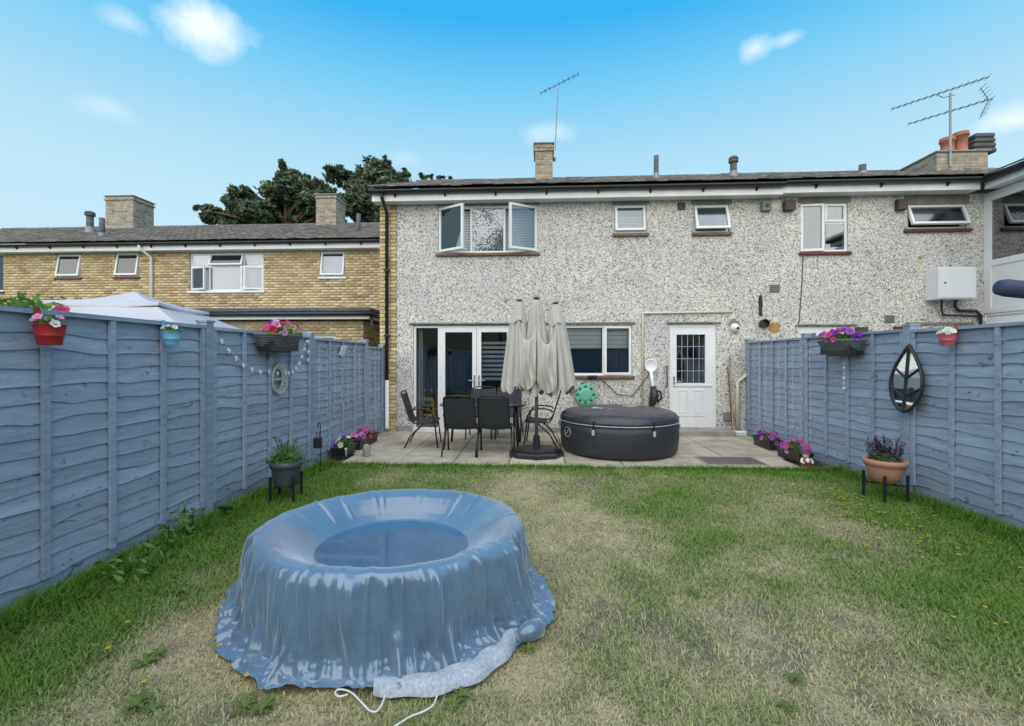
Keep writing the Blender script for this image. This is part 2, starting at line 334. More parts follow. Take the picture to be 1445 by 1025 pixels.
M['roomfloor'] = mat('interior_wood_floor', (.22,.14,.08), (.15,.09,.05), 5, .5)
M['blind'] = mat('white_blind', (.66,.67,.68), (.56,.57,.58), 2, .8)
M['zebra'] = mat('grey_blind_slat', (.42,.45,.47), (.34,.37,.39), 2, .8)
M['glass'] = glass_mat('door_glass', .06, (.92,.94,.95)); M['glassup'] = glass_mat('upstairs_glass', .07, (.80,.83,.86)); M['frosted'] = glass_mat('frosted_glass', .08, (.66,.70,.73), .12)
M['water'] = glass_mat('puddle_water', .0, (.86,.92,.95), .03, 1.2)
M['mirror'] = mat('mirror_glass', (.86,.88,.9), (.84,.86,.88), 1, .02, metal=1)
M['bark'] = mat('pine_bark', (.17,.10,.065), (.08,.05,.035), 5, .95, .8, 20)
M['leaf'] = tint_mat('leaf', .6, .3); M['needle'] = tint_mat('needle', .75, .15); M['petal'] = tint_mat('petal', .6, .3); M['grass'] = tint_mat('grass_blade', .75, .3)
M['lawn'] = tint_mat('lawn_earth', .95, 0)
M['cable'] = mat('black_cable', (.03,.03,.03), (.02,.02,.02), 9, .6)
M['chrome'] = mat('brushed_chrome', (.65,.66,.68), (.55,.56,.58), 12, .25, metal=1)
M['brownplastic'] = mat('brown_plastic_cowl', (.085,.055,.045), (.05,.035,.03), 12, .6)
M['greyplastic'] = mat('grey_plastic_vent', (.22,.23,.235), (.17,.175,.18), 12, .6)
M['ochre'] = mat('ochre_mortar_patch', (.46,.29,.09), (.33,.19,.06), 12, .9, .4)
M['moss'] = mat('dark_moss', (.055,.06,.022), (.025,.028,.012), 40, .98, .6)
M['shutter'] = mat('white_meter_box', (.74,.75,.76), (.70,.71,.72), 2, .35)
M['navy'] = mat('navy_foam_cover', (.045,.06,.12), (.03,.042,.085), 6, .7)
M['bulb'] = mat('clear_bulb', (.8,.8,.78), (.7,.7,.68), 9, .2)
M['pinkframe'] = mat('pale_pink_frame', (.62,.50,.48), (.30,.36,.34), 28, .6)
# ================================================================== noise for the lawn
def vnoise(x, y, s, seed=0):
    r = np.random.default_rng(seed).random((64, 64)); x = np.asarray(x)*s; y = np.asarray(y)*s
    xi = np.floor(x).astype(int); yi = np.floor(y).astype(int); fx = x-xi; fy = y-yi
    fx = fx*fx*(3-2*fx); fy = fy*fy*(3-2*fy); g = lambda a, b: r[a % 64, b % 64]
    return (g(xi,yi)*(1-fx)+g(xi+1,yi)*fx)*(1-fy)+(g(xi,yi+1)*(1-fx)+g(xi+1,yi+1)*fx)*fy
def fbm(x, y, s, seed=0): return .5*vnoise(x,y,s,seed)+.27*vnoise(x+3,y+9,s*2.1,seed+1)+.15*vnoise(x,y,s*4.3,seed+2)+.08*vnoise(x,y,s*9,seed+3)
XL, XR, YW = -3.07, 4.094, 9.05          # fence planes and house wall plane
PATIO_Y = 6.28
def sstep(a, b, x): t = np.clip((x-a)/(b-a), 0, 1); return t*t*(3-2*t)
def lawn_maps(x, y):
    g = .40 + 1.5*(fbm(x,y,.75,11)-.5) + 1.0*(fbm(x,y,2.6,31)-.5)
    g += .62*sstep(-1.75,-2.75,x) + .42*sstep(1.4,3.6,x) + .5*sstep(5.75,6.2,y) + .12*sstep(.2,1.4,x)
    g -= .42*np.exp(-(((x+.9)/1.35)**2+((y-2.4)/1.3)**2))
    soil = sstep(.55,.70, fbm(x+20,y,1.15,51)*.6+.4*fbm(x,y,6,61))*.8
    soil = np.maximum(soil, sstep(.9,.35, np.sqrt(((x+2.35)/.42)**2+((y-5.98)/.18)**2)+.6*(fbm(x,y,7,71)-.5)))
    return np.clip(g,0,1), np.clip(soil,0,1)
def lawn_colour(g, soil):
    straw = np.array([.40,.345,.205]); green = np.array([.12,.195,.038]); dirt = np.array([.155,.135,.10])
    c = straw[None]*(1-g[:,None])+green[None]*g[:,None]
    return c*(1-soil[:,None])+dirt[None]*soil[:,None]
def build_lawn():
    nx, ny = 330, 380; xs = np.linspace(XL-.05, XR+.05, nx); ys = np.linspace(-3.6, PATIO_Y+.02, ny)
    X, Y = np.meshgrid(xs, ys); X = X.ravel(); Y = Y.ravel(); g, so = lawn_maps(X, Y)
    Z = -.035 + .022*(fbm(X,Y,1.6,5)-.5) + .012*(fbm(X,Y,9,6)-.5)
    i = np.arange(nx-1)[None]+np.arange(ny-1)[:,None]*nx; i = i.ravel(); loops = np.stack([i,i+1,i+1+nx,i+nx],1).ravel()
    c = lawn_colour(g, so)*(.45+.8*fbm(X,Y,22,8))[:,None]
    struct(np_mesh('lawn', np.stack([X,Y,Z],1), loops, np.full(len(i),4), M['lawn'], smooth=True, col=c))
POOL = (-.90, 2.86)
def build_grass():
    n = 760000
    y = .9 + (PATIO_Y-.9)*RNG.random(n)**1.9; x = XL+.02+(XR-XL-.04)*RNG.random(n)
    g, so = lawn_maps(x, y)
    edge = np.maximum(sstep(XL+.45, XL+.05, x), sstep(XR-.35, XR-.03, x)); pe = sstep(PATIO_Y-.16, PATIO_Y-.02, y)
    keep = (RNG.random(n) < (.5+.5*g)*(1-.8*so)) & (((x-POOL[0])**2+(y-POOL[1])**2) > .86**2) & (np.abs(x/(y+.01)) < 1.75)
    x, y, g, so, edge, pe = [a[keep] for a in (x,y,g,so,edge,pe)]; n = len(x)
    h = (.012+.022*RNG.random(n))*(.55+.75*g)*(1+2.6*edge*RNG.random(n)+.9*pe)
    w = (.0016+.0018*RNG.random(n))*(1+.35*(y/6)); a = RNG.random(n)*6.283; ln = h*(.4+1.5*RNG.random(n)); b = a+1.57+.5*(RNG.random(n)-.5)
    z0 = -.035+.022*(fbm(x,y,1.6,5)-.5)+.012*(fbm(x,y,9,6)-.5)-.002
    dx, dy = np.cos(a)*w, np.sin(a)*w; lx, ly = np.cos(b)*ln, np.sin(b)*ln
    V = np.empty((n,5,3)); V[:,0] = np.stack([x-dx,y-dy,z0],1); V[:,1] = np.stack([x+dx,y+dy,z0],1)
    V[:,2] = np.stack([x+dx*.8+lx*.4,y+dy*.8+ly*.4,z0+h*.65],1); V[:,3] = np.stack([x-dx*.8+lx*.4,y-dy*.8+ly*.4,z0+h*.65],1); V[:,4] = np.stack([x+lx,y+ly,z0+h],1)
    gg = np.clip(g+.30*(RNG.random(n)-.5)+.25*edge+.2*pe, 0, 1)
    straw = np.array([.47,.41,.25]); green = np.array([.135,.245,.035]); lush = np.array([.105,.23,.025])
    c = straw[None]*(1-gg[:,None])+green[None]*gg[:,None]; c = c*(1-.6*edge[:,None])+lush[None]*.6*edge[:,None]
    c *= (.86+.56*RNG.random(n))[:,None]
    base = (np.arange(n)*5)[:,None]; loops = np.concatenate([base+np.array([0,1,2,3]), base+np.array([3,2,4])],1).ravel()
    sizes = np.tile([4,3], n)
    tag(np_mesh('grass', V.reshape(-1,3), loops, sizes, M['grass'], col=np.repeat(c,5,0)), 'short patchy green and straw coloured lawn grass', 'grass', kind='stuff')
def build_ground():
    struct(MB().add([(-400,-400,-.09),(400,-400,-.09),(400,400,-.09),(-400,400,-.09)],[(0,1,2,3)]).build('ground', mat('bare_ground', (.12,.13,.06), (.08,.09,.05), .6, .95)))
    # patio: base slab and separate paving slabs
    base = struct(MB().box(XL, XR, PATIO_Y+.025, YW, -.10, -.022).build('patio', M['soil']))
    x0, x1, y0 = -2.74, 3.58, PATIO_Y; nx, ny = 8, 4; w = (x1-x0)/nx; d = (YW-.012-y0)/ny
    sl = None
    for j in range(ny):
        for i in range(nx):
            cx, cy = x0+w*(i+.5), y0+d*(j+.5)
            if sl is None: sl = MB().bbox(-w/2+.005, w/2-.005, -d/2+.005, d/2-.005, -.055, 0, .007).build('paving_slab', M['slab'], base); o = sl
            else: o = shared('paving_slab', sl, base, (0,0,0))
            o.location = (cx, cy, random.uniform(-.004,.001)); o.rotation_euler = (random.uniform(-.003,.003), random.uniform(-.003,.003), random.uniform(-.004,.004))
    for sx, xa, xb in ((0, 3.585, 4.03), ):
        for j in range(3): MB().bbox(xa, xb, 6.9+.71*j, 7.6+.71*j, -.06, -.006, .007).build('paving_slab', M['slab'], base)
    for j in range(3): MB().bbox(-3.03, -2.75, 6.9+.71*j, 7.6+.71*j, -.06, -.006, .007).build('paving_slab', M['slab'], base)
build_ground(); build_lawn(); build_grass()
# ================================================================== fences
def fence(label, X, sgn, posts, tops, y_along=True):
    """posts: positions along the run; tops: panel heights; boards face sgn"""
    root = thing('fence', label, 'fence', (X, posts[0], 0) if y_along else (posts[0], X, 0))
    def W(u, v, w):      # along, up, towards the garden
        return (sgn*w, u-posts[0], v) if y_along else (u-posts[0], sgn*w, v)
    def poly(mb, pts, fs): mb.add([W(*p) for p in pts], fs)
    def fbox(name, u0, u1, v0, v1, w0, w1, tilt=0):
        mb = MB(); poly(mb, [(u0,v0,w0),(u1,v0,w0),(u1,v0,w1),(u0,v0,w1),(u0+tilt,v1,w0),(u1+tilt,v1,w0),(u1+tilt,v1,w1),(u0+tilt,v1,w1)], [(0,3,2,1),(4,5,6,7),(0,1,5,4),(1,2,6,5),(2,3,7,6),(3,0,4,7)])
        return mb.build(name, M['fence'], root)
    for a, (p0, p1) in enumerate(zip(posts[:-1], posts[1:])):
        top = tops[a]; u0, u1 = p0+.05, p1-.05
        fbox('gravel_board', u0, u1, -.06, .115, -.022, .006)
        z = .11; nb = 15; ex = (top-.03-z)/nb
        for i in range(nb):
            ns = 14; ph = random.uniform(0, 50); amp = random.uniform(.003,.013); mb = MB(); vs = []; lo = []
            dzr = random.uniform(-.006,.006)
            for k in range(ns+1):
                u = u0+(u1-u0)*k/ns
                wv = amp*(math.sin(u*5.1+ph)+.7*math.sin(u*11.3+ph*2)) + random.uniform(-.0015,.0015)
                if random.random() < .08: wv -= random.uniform(.006,.02)
                zb = z+ex*i+wv+dzr*(k/ns-.5); zt = z+ex*(i+1)+.022
                if i == nb-1: zt = top-.012
                wo = .017+random.uniform(-.001,.0015)
                vs += [(u,zb,wo),(u,zt,.004),(u,zb,wo-.010),(u,zt,-.004)]
            fs = []
            for k in range(ns):
                o = k*4; q = o+4; fs += [(o,q,q+1,o+1),(o+2,o+3,q+3,q+2),(o,o+2,q+2,q),(o+1,q+1,q+3,o+3)]
            fs += [(0,1,3,2),(ns*4,ns*4+2,ns*4+3,ns*4+1)]
            poly(mb, vs, fs); mb.build('board', M['fence'], root)
        nbt = max(2, round((u1-u0)/.45)+1)
        for i in range(nbt):
            c = u0+.022+(u1-u0-.044)*i/(nbt-1); fbox('batten', c-.021, c+.021, .10, top-.02, .0185, .041, random.uniform(-.006,.006))
        fbox('capping_rail', u0, u1, top-.018, top+.012, -.03, .046)
    for i, p in enumerate(posts):
        h = max(tops[max(0,i-1)], tops[min(len(tops)-1,i)])+.045
        fbox('post', p-.046, p+.046, -.08, h, -.05, .044)
        fbox('post_cap', p-.056, p+.056, h, h+.018, -.06, .054)
    return root
LP = [-3.65, -1.70, .25, 2.17, 4.108, 6.077, 8.10, 9.0]
fence_l = fence('blue grey lap board fence carrying the bird garland and red bucket', XL, 1, LP, [1.75,1.75,1.75,1.755,1.75,1.735,1.665])
RP = [-3.65, -2.6, -.65, 1.30, 3.25, 5.21, 7.148, 8.99]
fence_r = fence('blue grey lap board fence with the leaf shaped mirror', XR, -1, RP, [1.75,1.75,1.75,1.75,1.76,1.775,1.765])
fence_b = fence('blue grey lap board fence closing the end of the lawn opposite the house', -3.7, 1, [-3.0,-1.1,.8,2.7,4.03], [1.78]*4, False)
# ================================================================== walls, bricks, tiles
def wall_mb(x0, x1, z0, z1, Y, holes, depth=.11, mb=None):
    mb = mb or MB(); xs = sorted({x0,x1,*[h[0] for h in holes],*[h[1] for h in holes]}); zs = sorted({z0,z1,*[h[2] for h in holes],*[h[3] for h in holes]})
    xs = [x for x in xs if x0 <= x <= x1]; zs = [z for z in zs if z0 <= z <= z1]
    for a, b in zip(xs[:-1], xs[1:]):
        for c, d in zip(zs[:-1], zs[1:]):
            mx, mz = (a+b)/2, (c+d)/2
            if any(h[0] < mx < h[1] and h[2] < mz < h[3] for h in holes): continue
            mb.add([(a,Y,c),(b,Y,c),(b,Y,d),(a,Y,d)], [(0,1,2,3)])
    for a, b, c, d in [h[:4] for h in holes]:
        e = Y+depth
        mb.add([(a,Y,c),(a,e,c),(a,e,d),(a,Y,d)], [(0,1,2,3)]); mb.add([(b,Y,c),(b,Y,d),(b,e,d),(b,e,c)], [(0,1,2,3)])
        mb.add([(a,Y,d),(a,e,d),(b,e,d),(b,Y,d)], [(0,1,2,3)]); mb.add([(a,Y,c),(b,Y,c),(b,e,c),(a,e,c)], [(0,1,2,3)])
    return mb
BRICK = None
OLD = None
def brick_proto(parent, old=False):
    global BRICK, OLD
    if old:
        if OLD is None: OLD = MB().bbox(-.1075,.1075,-.02,.02,-.0325,.0325,.008).build('brick', M['oldbrick'], parent); return OLD
        return shared('brick', OLD, parent, (0,0,0))
    if BRICK is None: BRICK = MB().bbox(-.1075,.1075,-.02,.02,-.0325,.0325,.005).build('brick', M['brick'], parent); return BRICK
    return shared('brick', BRICK, parent, (0,0,0))
def brick_face(parent, x0, x1, z0, z1, Y, holes=(), n_ind=300, focus=0.0):
    """courses of stretcher bricks standing 6 mm proud of the mortar at plane Y"""
    cells = []
    nz = int((z1-z0)/.075)
    for k in range(nz):
        z = z0+.0375+.075*k; x = x0-(.1125 if k % 2 else 0)
        while x < x1-.02:
            a, b = max(x+.005, x0+.002), min(x+.22, x1-.002); x += .225
            segs = [(a,b)]
            for h in holes:
                if h[2]-.03 < z < h[3]+.03:
                    ns = []
                    for p, q in segs:
                        if q <= h[0] or p >= h[1]: ns.append((p,q)); continue
                        if p < h[0]-.03: ns.append((p,h[0]-.003))
                        if q > h[1]+.03: ns.append((h[1]+.003,q))
                    segs = ns
            for p, q in segs:
                if q-p > .03: cells.append(((p+q)/2, z, q-p))
    cells.sort(key=lambda c: (c[0]-focus)**2+Y*Y+(c[1]-1.5)**2)
    for c in cells[:n_ind]:
        o = brick_proto(parent); o.location = (c[0], Y+.014+random.uniform(-.0015,.0015), c[1]); o.scale = (c[2]/.215, 1, 1)
    rest = cells[n_ind:]
    if rest:
        b = np.array([[sx,sy,sz] for sx in (-1,1) for sy in (-1,1) for sz in (-1,1)])*np.array([.5,.02,.0325])
        V = np.concatenate([b*np.array([c[2],1,1])+np.array([c[0],Y+.014+random.uniform(-.0015,.0015),c[1]]) for c in rest])
        fq = np.array([(0,4,5,1),(0,1,3,2),(4,6,7,5),(1,5,7,3),(0,2,6,4)]); L = (np.arange(len(rest))*8)[:,None,None]+fq[None]
        t = np.repeat(RNG.random(len(rest)),8)[:,None]*np.ones(3)
        tag(np_mesh('brickwork', V, L.ravel(), np.full(len(rest)*5,4), M['brick'], parent, col=t), None, kind='stuff')
def brick_stack(parent, x0, x1, y0, y1, z0, z1, corbel=2):
    """a chimney: mortar core with real bricks on the three faces that can be seen"""
    MB().box(x0, x1, y0, y1, z0, z1).build('core', M['mortar'], parent)
    n = int((z1-z0)/.075)
    for k in range(n):
        z = z0+.0375+.075*k; e = .035 if k >= n-corbel else 0
        for (a, b, fixed, axis) in ((x0-e,x1+e,y0-e,0),(y0-e,y1+e,x1+e,1),(y0-e,y1+e,x0-e,1)):
            p = a-(.1125 if k % 2 else 0)
            while p < b-.02:
                q0, q1 = max(p+.005,a), min(p+.22,b); p += .225
                if q1-q0 < .03: continue
                o = brick_proto(parent, True); c = (q0+q1)/2; o.scale = ((q1-q0)/.215,1,1)
                if axis == 0: o.location = (c, fixed+.014, z)
                else: o.location = (fixed+(-.014 if fixed > (x0+x1)/2 else .014), c, z); o.rotation_euler = (0,0,R(90))
        if e: MB().box(x0-e+.02, x1+e-.02, y0-e+.02, y1+e-.02, z-.036, z+.036).build('corbel_core', M['mortar'], parent)
def roof(parent, x0, x1, ye, ze, yr, zr, seed=1):
    """tiled slope from eave (ye, ze) to ridge (yr, zr): real lapped tiles"""
    L = math.hypot(yr-ye, zr-ze); dy, dz = (yr-ye)/L, (zr-ze)/L; ny, nz = -dz, dy
    MB().add([(x0,ye,ze-.03),(x1,ye,ze-.03),(x1,yr,zr-.03),(x0,yr,zr-.03),(x0,2*yr-ye,ze-.03),(x1,2*yr-ye,ze-.03)], [(0,1,2,3),(3,2,5,4)]).build('roof_deck', M['pipegrey'], parent)
    rng = np.random.default_rng(seed); ex = .145; nr = int(L/ex)+1; nc = int((x1-x0)/.20); Vs = []
    for r in range(nr):
        off = .10 if r % 2 else 0
        for c in range(nc):
            a = x0+(x1-x0)*c/nc+(off if c else 0); b = min(x1, x0+(x1-x0)*(c+1)/nc+off); s0 = ex*r-.02; s1 = min(L, s0+ex+.06); j = rng.normal(0,.004); k = rng.normal(0,.006); th = .02
            for (x, s, up) in ((a+.002,s0+k,.022+j),(b-.002,s0+k,.022+j+rng.normal(0,.003)),(b-.002,s1,.004),(a+.002,s1,.004)):
                for t in (0, th): Vs.append((x, ye+dy*s+ny*(up+t), ze+dz*s+nz*(up+t)))
    n = len(Vs)//8; fq = np.array([(1,3,5,7),(0,1,7,6),(0,2,3,1),(2,4,5,3),(6,7,5,4)]); LL = (np.arange(n)*8)[:,None,None]+fq[None]
    tag(np_mesh('roof_tiles', np.array(Vs), LL.ravel(), np.full(n*5,4), ROOF_M, parent, col=np.repeat(rng.random(n),8)[:,None]*np.ones(3)), None, kind='stuff')
    nrd = int((x1-x0)/.45)
    proto = None
    for i in range(nrd):
        c = x0+(x1-x0)*(i+.5)/nrd; w = (x1-x0)/nrd/2-.004
        if proto is None: proto = MB().add([(-w,-.13,-.06),(-w,-.07,.02),(-w,0,.05),(-w,.07,.02),(-w,.13,-.06),(w,-.13,-.06),(w,-.07,.02),(w,0,.05),(w,.07,.02),(w,.13,-.06)], [(i,i+5,i+6,i+1) for i in range(4)]+[(0,1,2,3,4),(9,8,7,6,5)]).build('ridge_tile', M['tile'], parent); o = proto
        else: o = shared('ridge_tile', proto, parent, (0,0,0))
        o.location = (c, yr, zr+.03+random.uniform(-.006,.006))
def roof_material():
    m = mat('lichened_roof_tile', (.20,.19,.18), (.085,.082,.08), 5, .9, .5, 60); nt = m.node_tree; N = nt.nodes; L = nt.links; b = N['Principled BSDF']
    src = b.inputs['Base Color'].links[0].from_socket; a = N.new('ShaderNodeAttribute'); a.attribute_name = 'tint'
    mr = N.new('ShaderNodeMapRange'); mr.inputs['To Min'].default_value = .6; mr.inputs['To Max'].default_value = 1.35; L.new(a.outputs['Fac'], mr.inputs['Value'])
    h = N.new('ShaderNodeHueSaturation'); L.new(mr.outputs[0], h.inputs['Value']); L.new(src, h.inputs['Color']); L.new(h.outputs[0], b.inputs['Base Color']); return m
ROOF_M = roof_material()
def eaves(parent, x0, x1, Y, z, white='uwhite'):
    """fascia board, soffit, half-round gutter with brackets; Y is the wall plane"""
    MB().box(x0, x1, Y-.25, Y-.228, z-.17, z-.01).build('fascia', M[white], parent)
    MB().box(x0, x1, Y-.227, Y-.001, z-.165, z-.15).build('soffit', M[white], parent)
    g = MB(); n = 9; prof = [(.062*math.cos(math.pi+math.pi*i/(n-1)), .062*math.sin(math.pi+math.pi*i/(n-1))) for i in range(n)]
    vs = []; 
    for x in (x0, x1):
        for r in (1, .88):
            for a, b in prof: vs.append((x, Y-.318+a*r, z+.015+b*r))
    fs = []
    for i in range(n-1): fs += [(i,i+1,2*n+i+1,2*n+i),(n+i,3*n+i,3*n+i+1,n+i+1)]
    fs += [(0,2*n,3*n,n),(n-1,2*n-1,4*n-1,3*n-1)]; g.smooth = True; g.add(vs, fs); gut = g.build('gutter', M['black'], parent)
    k = int((x1-x0)/.95)
    for i in range(k):
        c = x0+(x1-x0)*(i+.5)/k; MB().add([(c-.014,Y-.26,z-.105),(c+.014,Y-.26,z-.105),(c+.014,Y-.253,z-.02),(c-.014,Y-.253,z-.02),(c-.014,Y-.325,z-.05),(c+.014,Y-.325,z-.05)], [(0,1,2,3),(0,4,5,1),(3,2,5,4),(0,3,4),(1,5,2)]).build('gutter_bracket', M['black'], gut)
# ------------------------------------------------------------------ windows
def lights(win, spec, Y, gm, fm='upvc', sw=.045):
    """spec: (x0,x1,z0,z1,hinge,angle) ; sashes and panes as sub-parts of the window"""
    for (a, b, c, d, hinge, ang) in spec:
        mt = Matrix.Identity(4)
        if hinge == 'L': mt = Matrix.Translation((a,Y,0)) @ Matrix.Rotation(-R(ang),4,'Z') @ Matrix.Translation((-a,-Y,0))
        if hinge == 'R': mt = Matrix.Translation((b,Y,0)) @ Matrix.Rotation(R(ang),4,'Z') @ Matrix.Translation((-b,-Y,0))
        if hinge == 'T': mt = Matrix.Translation((0,Y,d)) @ Matrix.Rotation(-R(ang),4,'X') @ Matrix.Translation((0,-Y,-d))
        if hinge:
            m = MB(); m.xf = mt; m.ring(a, b, c, d, Y-.030, Y+.018, sw); m.build('sash', M[fm], win)
            g = MB(); g.xf = mt; g.box(a+sw, b-sw, Y-.006, Y, c+sw, d-sw); g.build('pane', gm, win)
        else: MB().box(a, b, Y-.003, Y+.003, c, d).build('pane', gm, win)
def room(parent, x0, x1, z0, z1, y0, depth, wallm, floorm=None, pad=.5):
    a, b, c, d = x0-pad, x1+pad, z0, z1+.15; e = y0+depth
    MB().add([(a,y0,c),(b,y0,c),(b,e,c),(a,e,c),(a,y0,d),(b,y0,d),(b,e,d),(a,e,d)], [(3,2,6,7),(0,3,7,4),(1,5,6,2),(4,7,6,5)]).build('room_lining', wallm, parent)
    if floorm: MB().box(a, b, y0, e, c-.04, c+.002).build('room_floor', floorm, parent)
def rect(px0, py0, px1, py1, Y):
    a = on_y(px0, py1, Y); b = on_y(px1, py0, Y); return (a[0], b[0], a[1], b[1])
# ================================================================== main house
ZG = 4.70                                   # gutter height
XP0, XP1 = -3.13, -2.78                      # brick corner pier
XD = on_y(1118, 400, YW)[0]                  # party line to the next house
houseA = thing('terraced_house', 'pebbledashed two storey house with french doors and brick corner pier', 'house', (0,0,0))
houseB = thing('terraced_house', 'pebbledashed neighbouring house with white meter box and red window sills', 'house', (0,0,0))
def window(house, r, spec, gm, Y=YW, sill=None, sill_over=.04, fw=.045, mull=(), transom=(), lintel_top=None, blind=None, depth=1.6, dark=True):
    a, b, c, d = r; y0 = Y+.035
    f = MB().ring(a+.002, b-.002, c+.002, d-.002, y0, y0+.06, fw)
    for m in mull: f.box(m-fw/2, m+fw/2, y0+.001, y0+.059, c+fw, d-fw)
    for (xa, xb, zz) in transom: f.box(xa, xb, y0+.002, y0+.058, zz-fw/2, zz+fw/2)
    w = f.build('window', M['upvc'], house)
    lights(w, spec, y0+.012, gm)
    if sill: MB().bbox(a-sill_over, b+sill_over, Y-.055, Y+.034, c-.062, c-.004, .008).build('sill', M[sill], w)
    if lintel_top: MB().box(a-.05, b+.05, Y-.006, Y+.034, d+.003, lintel_top).build('lintel', M['lintel'], w)
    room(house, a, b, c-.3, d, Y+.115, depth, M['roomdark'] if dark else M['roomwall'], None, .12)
    if blind:
        bz0, bz1, bm = blind; nb = int((bz1-bz0)/.05); bl = MB()
        for i in range(nb): z = bz0+(bz1-bz0)*i/nb; bl.box(a+.03, b-.03, Y+.15, Y+.158, z+.003, z+.05-.002 if nb else bz1)
        bl.build('blind', M[bm], w)
    return w
def split(r, n, fw=.045):
    a, b, c, d = r; w = (b-a)/n; return [(a+w*i+fw*.6, a+w*(i+1)-fw*.6, c+fw*.7, d-fw*.7) for i in range(n)]
LT = ZG-.153
W1 = rect(618,289,759,358,YW); W2 = rect(867,289,912,330,YW); W3 = rect(979,289,1029,329,YW)
W4 = rect(1130,286,1197,356,YW); W5 = rect(1280,288,1364,324,YW)
KW = rect(793,459,892,530,YW); FD = rect(583,459,731,606,YW); BD = rect(945,458,1011,607,YW)
FD = (FD[0], FD[1], .02, FD[3]); BD = (BD[0], BD[1], .12, BD[3]); ND = rect(1126,461,1199,606,YW); ND = (ND[0], ND[1], .05, ND[3])
wl = wall_mb(XP1, XD, -.08, ZG-.14, YW, [W1,W2,W3,KW,FD,BD]).build('wall', M['peb'], houseA)
wall_mb(XD, 8.46, -.08, ZG-.14, YW, [W4,W5,ND]).build('wall', M['peb'], houseB)
MB().box(XP0+.006, XP1-.002, YW+.02, YW+3.4, -.08, ZG-.14).build('side_wall', M['mortar'], houseA)
pier = brick_face(houseA, XP0, XP1, -.05, ZG-.15, YW-.004, n_ind=300)
MB().box(XP1, FD[0]-.03, YW-.02, YW+.004, -.05, .10).build('plinth', M['conc'], houseA)
MB().box(KW[0]-.9, BD[0]-.02, YW-.018, YW+.004, -.05, .09).build('plinth', M['conc'], houseA)
s3 = split(W1, 3)
window(houseA, W1, [(*s3[0],'L',30),(*s3[1],None,0),(*s3[2],'R',30)], M['glassup'], sill='brownsill', mull=[(s3[0][1]+s3[1][0])/2,(s3[1][1]+s3[2][0])/2], lintel_top=LT, blind=(W1[2]+.05,W1[3]-.05,'blind'))
window(houseA, W2, [(W2[0]+.015,W2[1]-.015,W2[2]+.05,W2[3]-.01,'T',7)], M['frosted'], sill='brownsill', lintel_top=LT, blind=(W2[2]+.05,W2[3]-.18,'blind'))
window(houseA, W3, [(W3[0]+.015,W3[1]-.015,W3[2]+.03,W3[3]-.01,'T',17)], M['frosted'], sill='brownsill', lintel_top=LT)
a, b, c, d = W4; mx = a+(b-a)*.5
window(houseB, W4, [(a+.01,mx-.01,c+.02,d-.015,'L',6),(mx+.02,b-.03,d-.36,d-.015,'T',0),(mx+.045,b-.045,c+.045,d-.40,None,0)], M['glassup'], sill='redsill', mull=[mx+.005], transom=[(mx+.03,b-.045,d-.38)], lintel_top=LT)
window(houseB, W5, [(W5[0]+.02,W5[1]-.02,W5[2]+.04,W5[3]-.012,'T',20)], M['frosted'], sill='redsill', sill_over=.07, lintel_top=LT)
a, b, c, d = KW; mx = on_y(852,500,YW)[0]
kw = window(houseA, KW, [(a+.045,mx-.022,c+.045,d-.045,None,0),(mx+.01,b-.012,c+.015,d-.015,'R',2)], M['glass'], sill='brownsill', mull=[mx], depth=2.2, dark=True)
for (xa, xb) in ((a+.05,mx-.03),(mx+.05,b-.05)):
    bl = MB()
    for i in range(5): bl.box(xa, xb, YW+.14, YW+.146, d-.45+.085*i, d-.45+.085*i+.078)
    bl.build('blind', M['blind'], kw)
for name, ra, rb in (('lintel', FD[0]-.08, KW[1]+.06), ('lintel', BD[0]-.06, BD[1]+.08)):
    MB().bbox(ra, rb, YW-.035, YW+.03, FD[3]+.015, FD[3]+.05, .006).build('drip_moulding', M['lintel'], houseA)
MB().box(FD[0]-.05, FD[1]+.2, YW-.004, YW+.03, FD[3]-.0, FD[3]+.014).build('lintel', M['lintel'], houseA)
MB().bbox(ND[0]-.05, ND[1]+.12, YW-.035, YW+.03, ND[3]+.015, ND[3]+.045, .006).build('drip_moulding', M['lintel'], houseB)
r = rect(1278,455,1372,462,YW); MB().bbox(r[0], r[1], YW-.035, YW+.03, r[3]-.05, r[3], .006).build('drip_moulding', M['lintel'], houseB)
def handle(parent, x, z, y, s=1):
    MB().bbox(x-.016, x+.016, y-.012, y, z-.11, z+.10, .004).tube([(x,y-.01,z),(x,y-.05,z),(x+.02*s,y-.055,z),(x+.12*s,y-.055,z-.004)], .009, 8).build('handle', M['chrome'], parent)
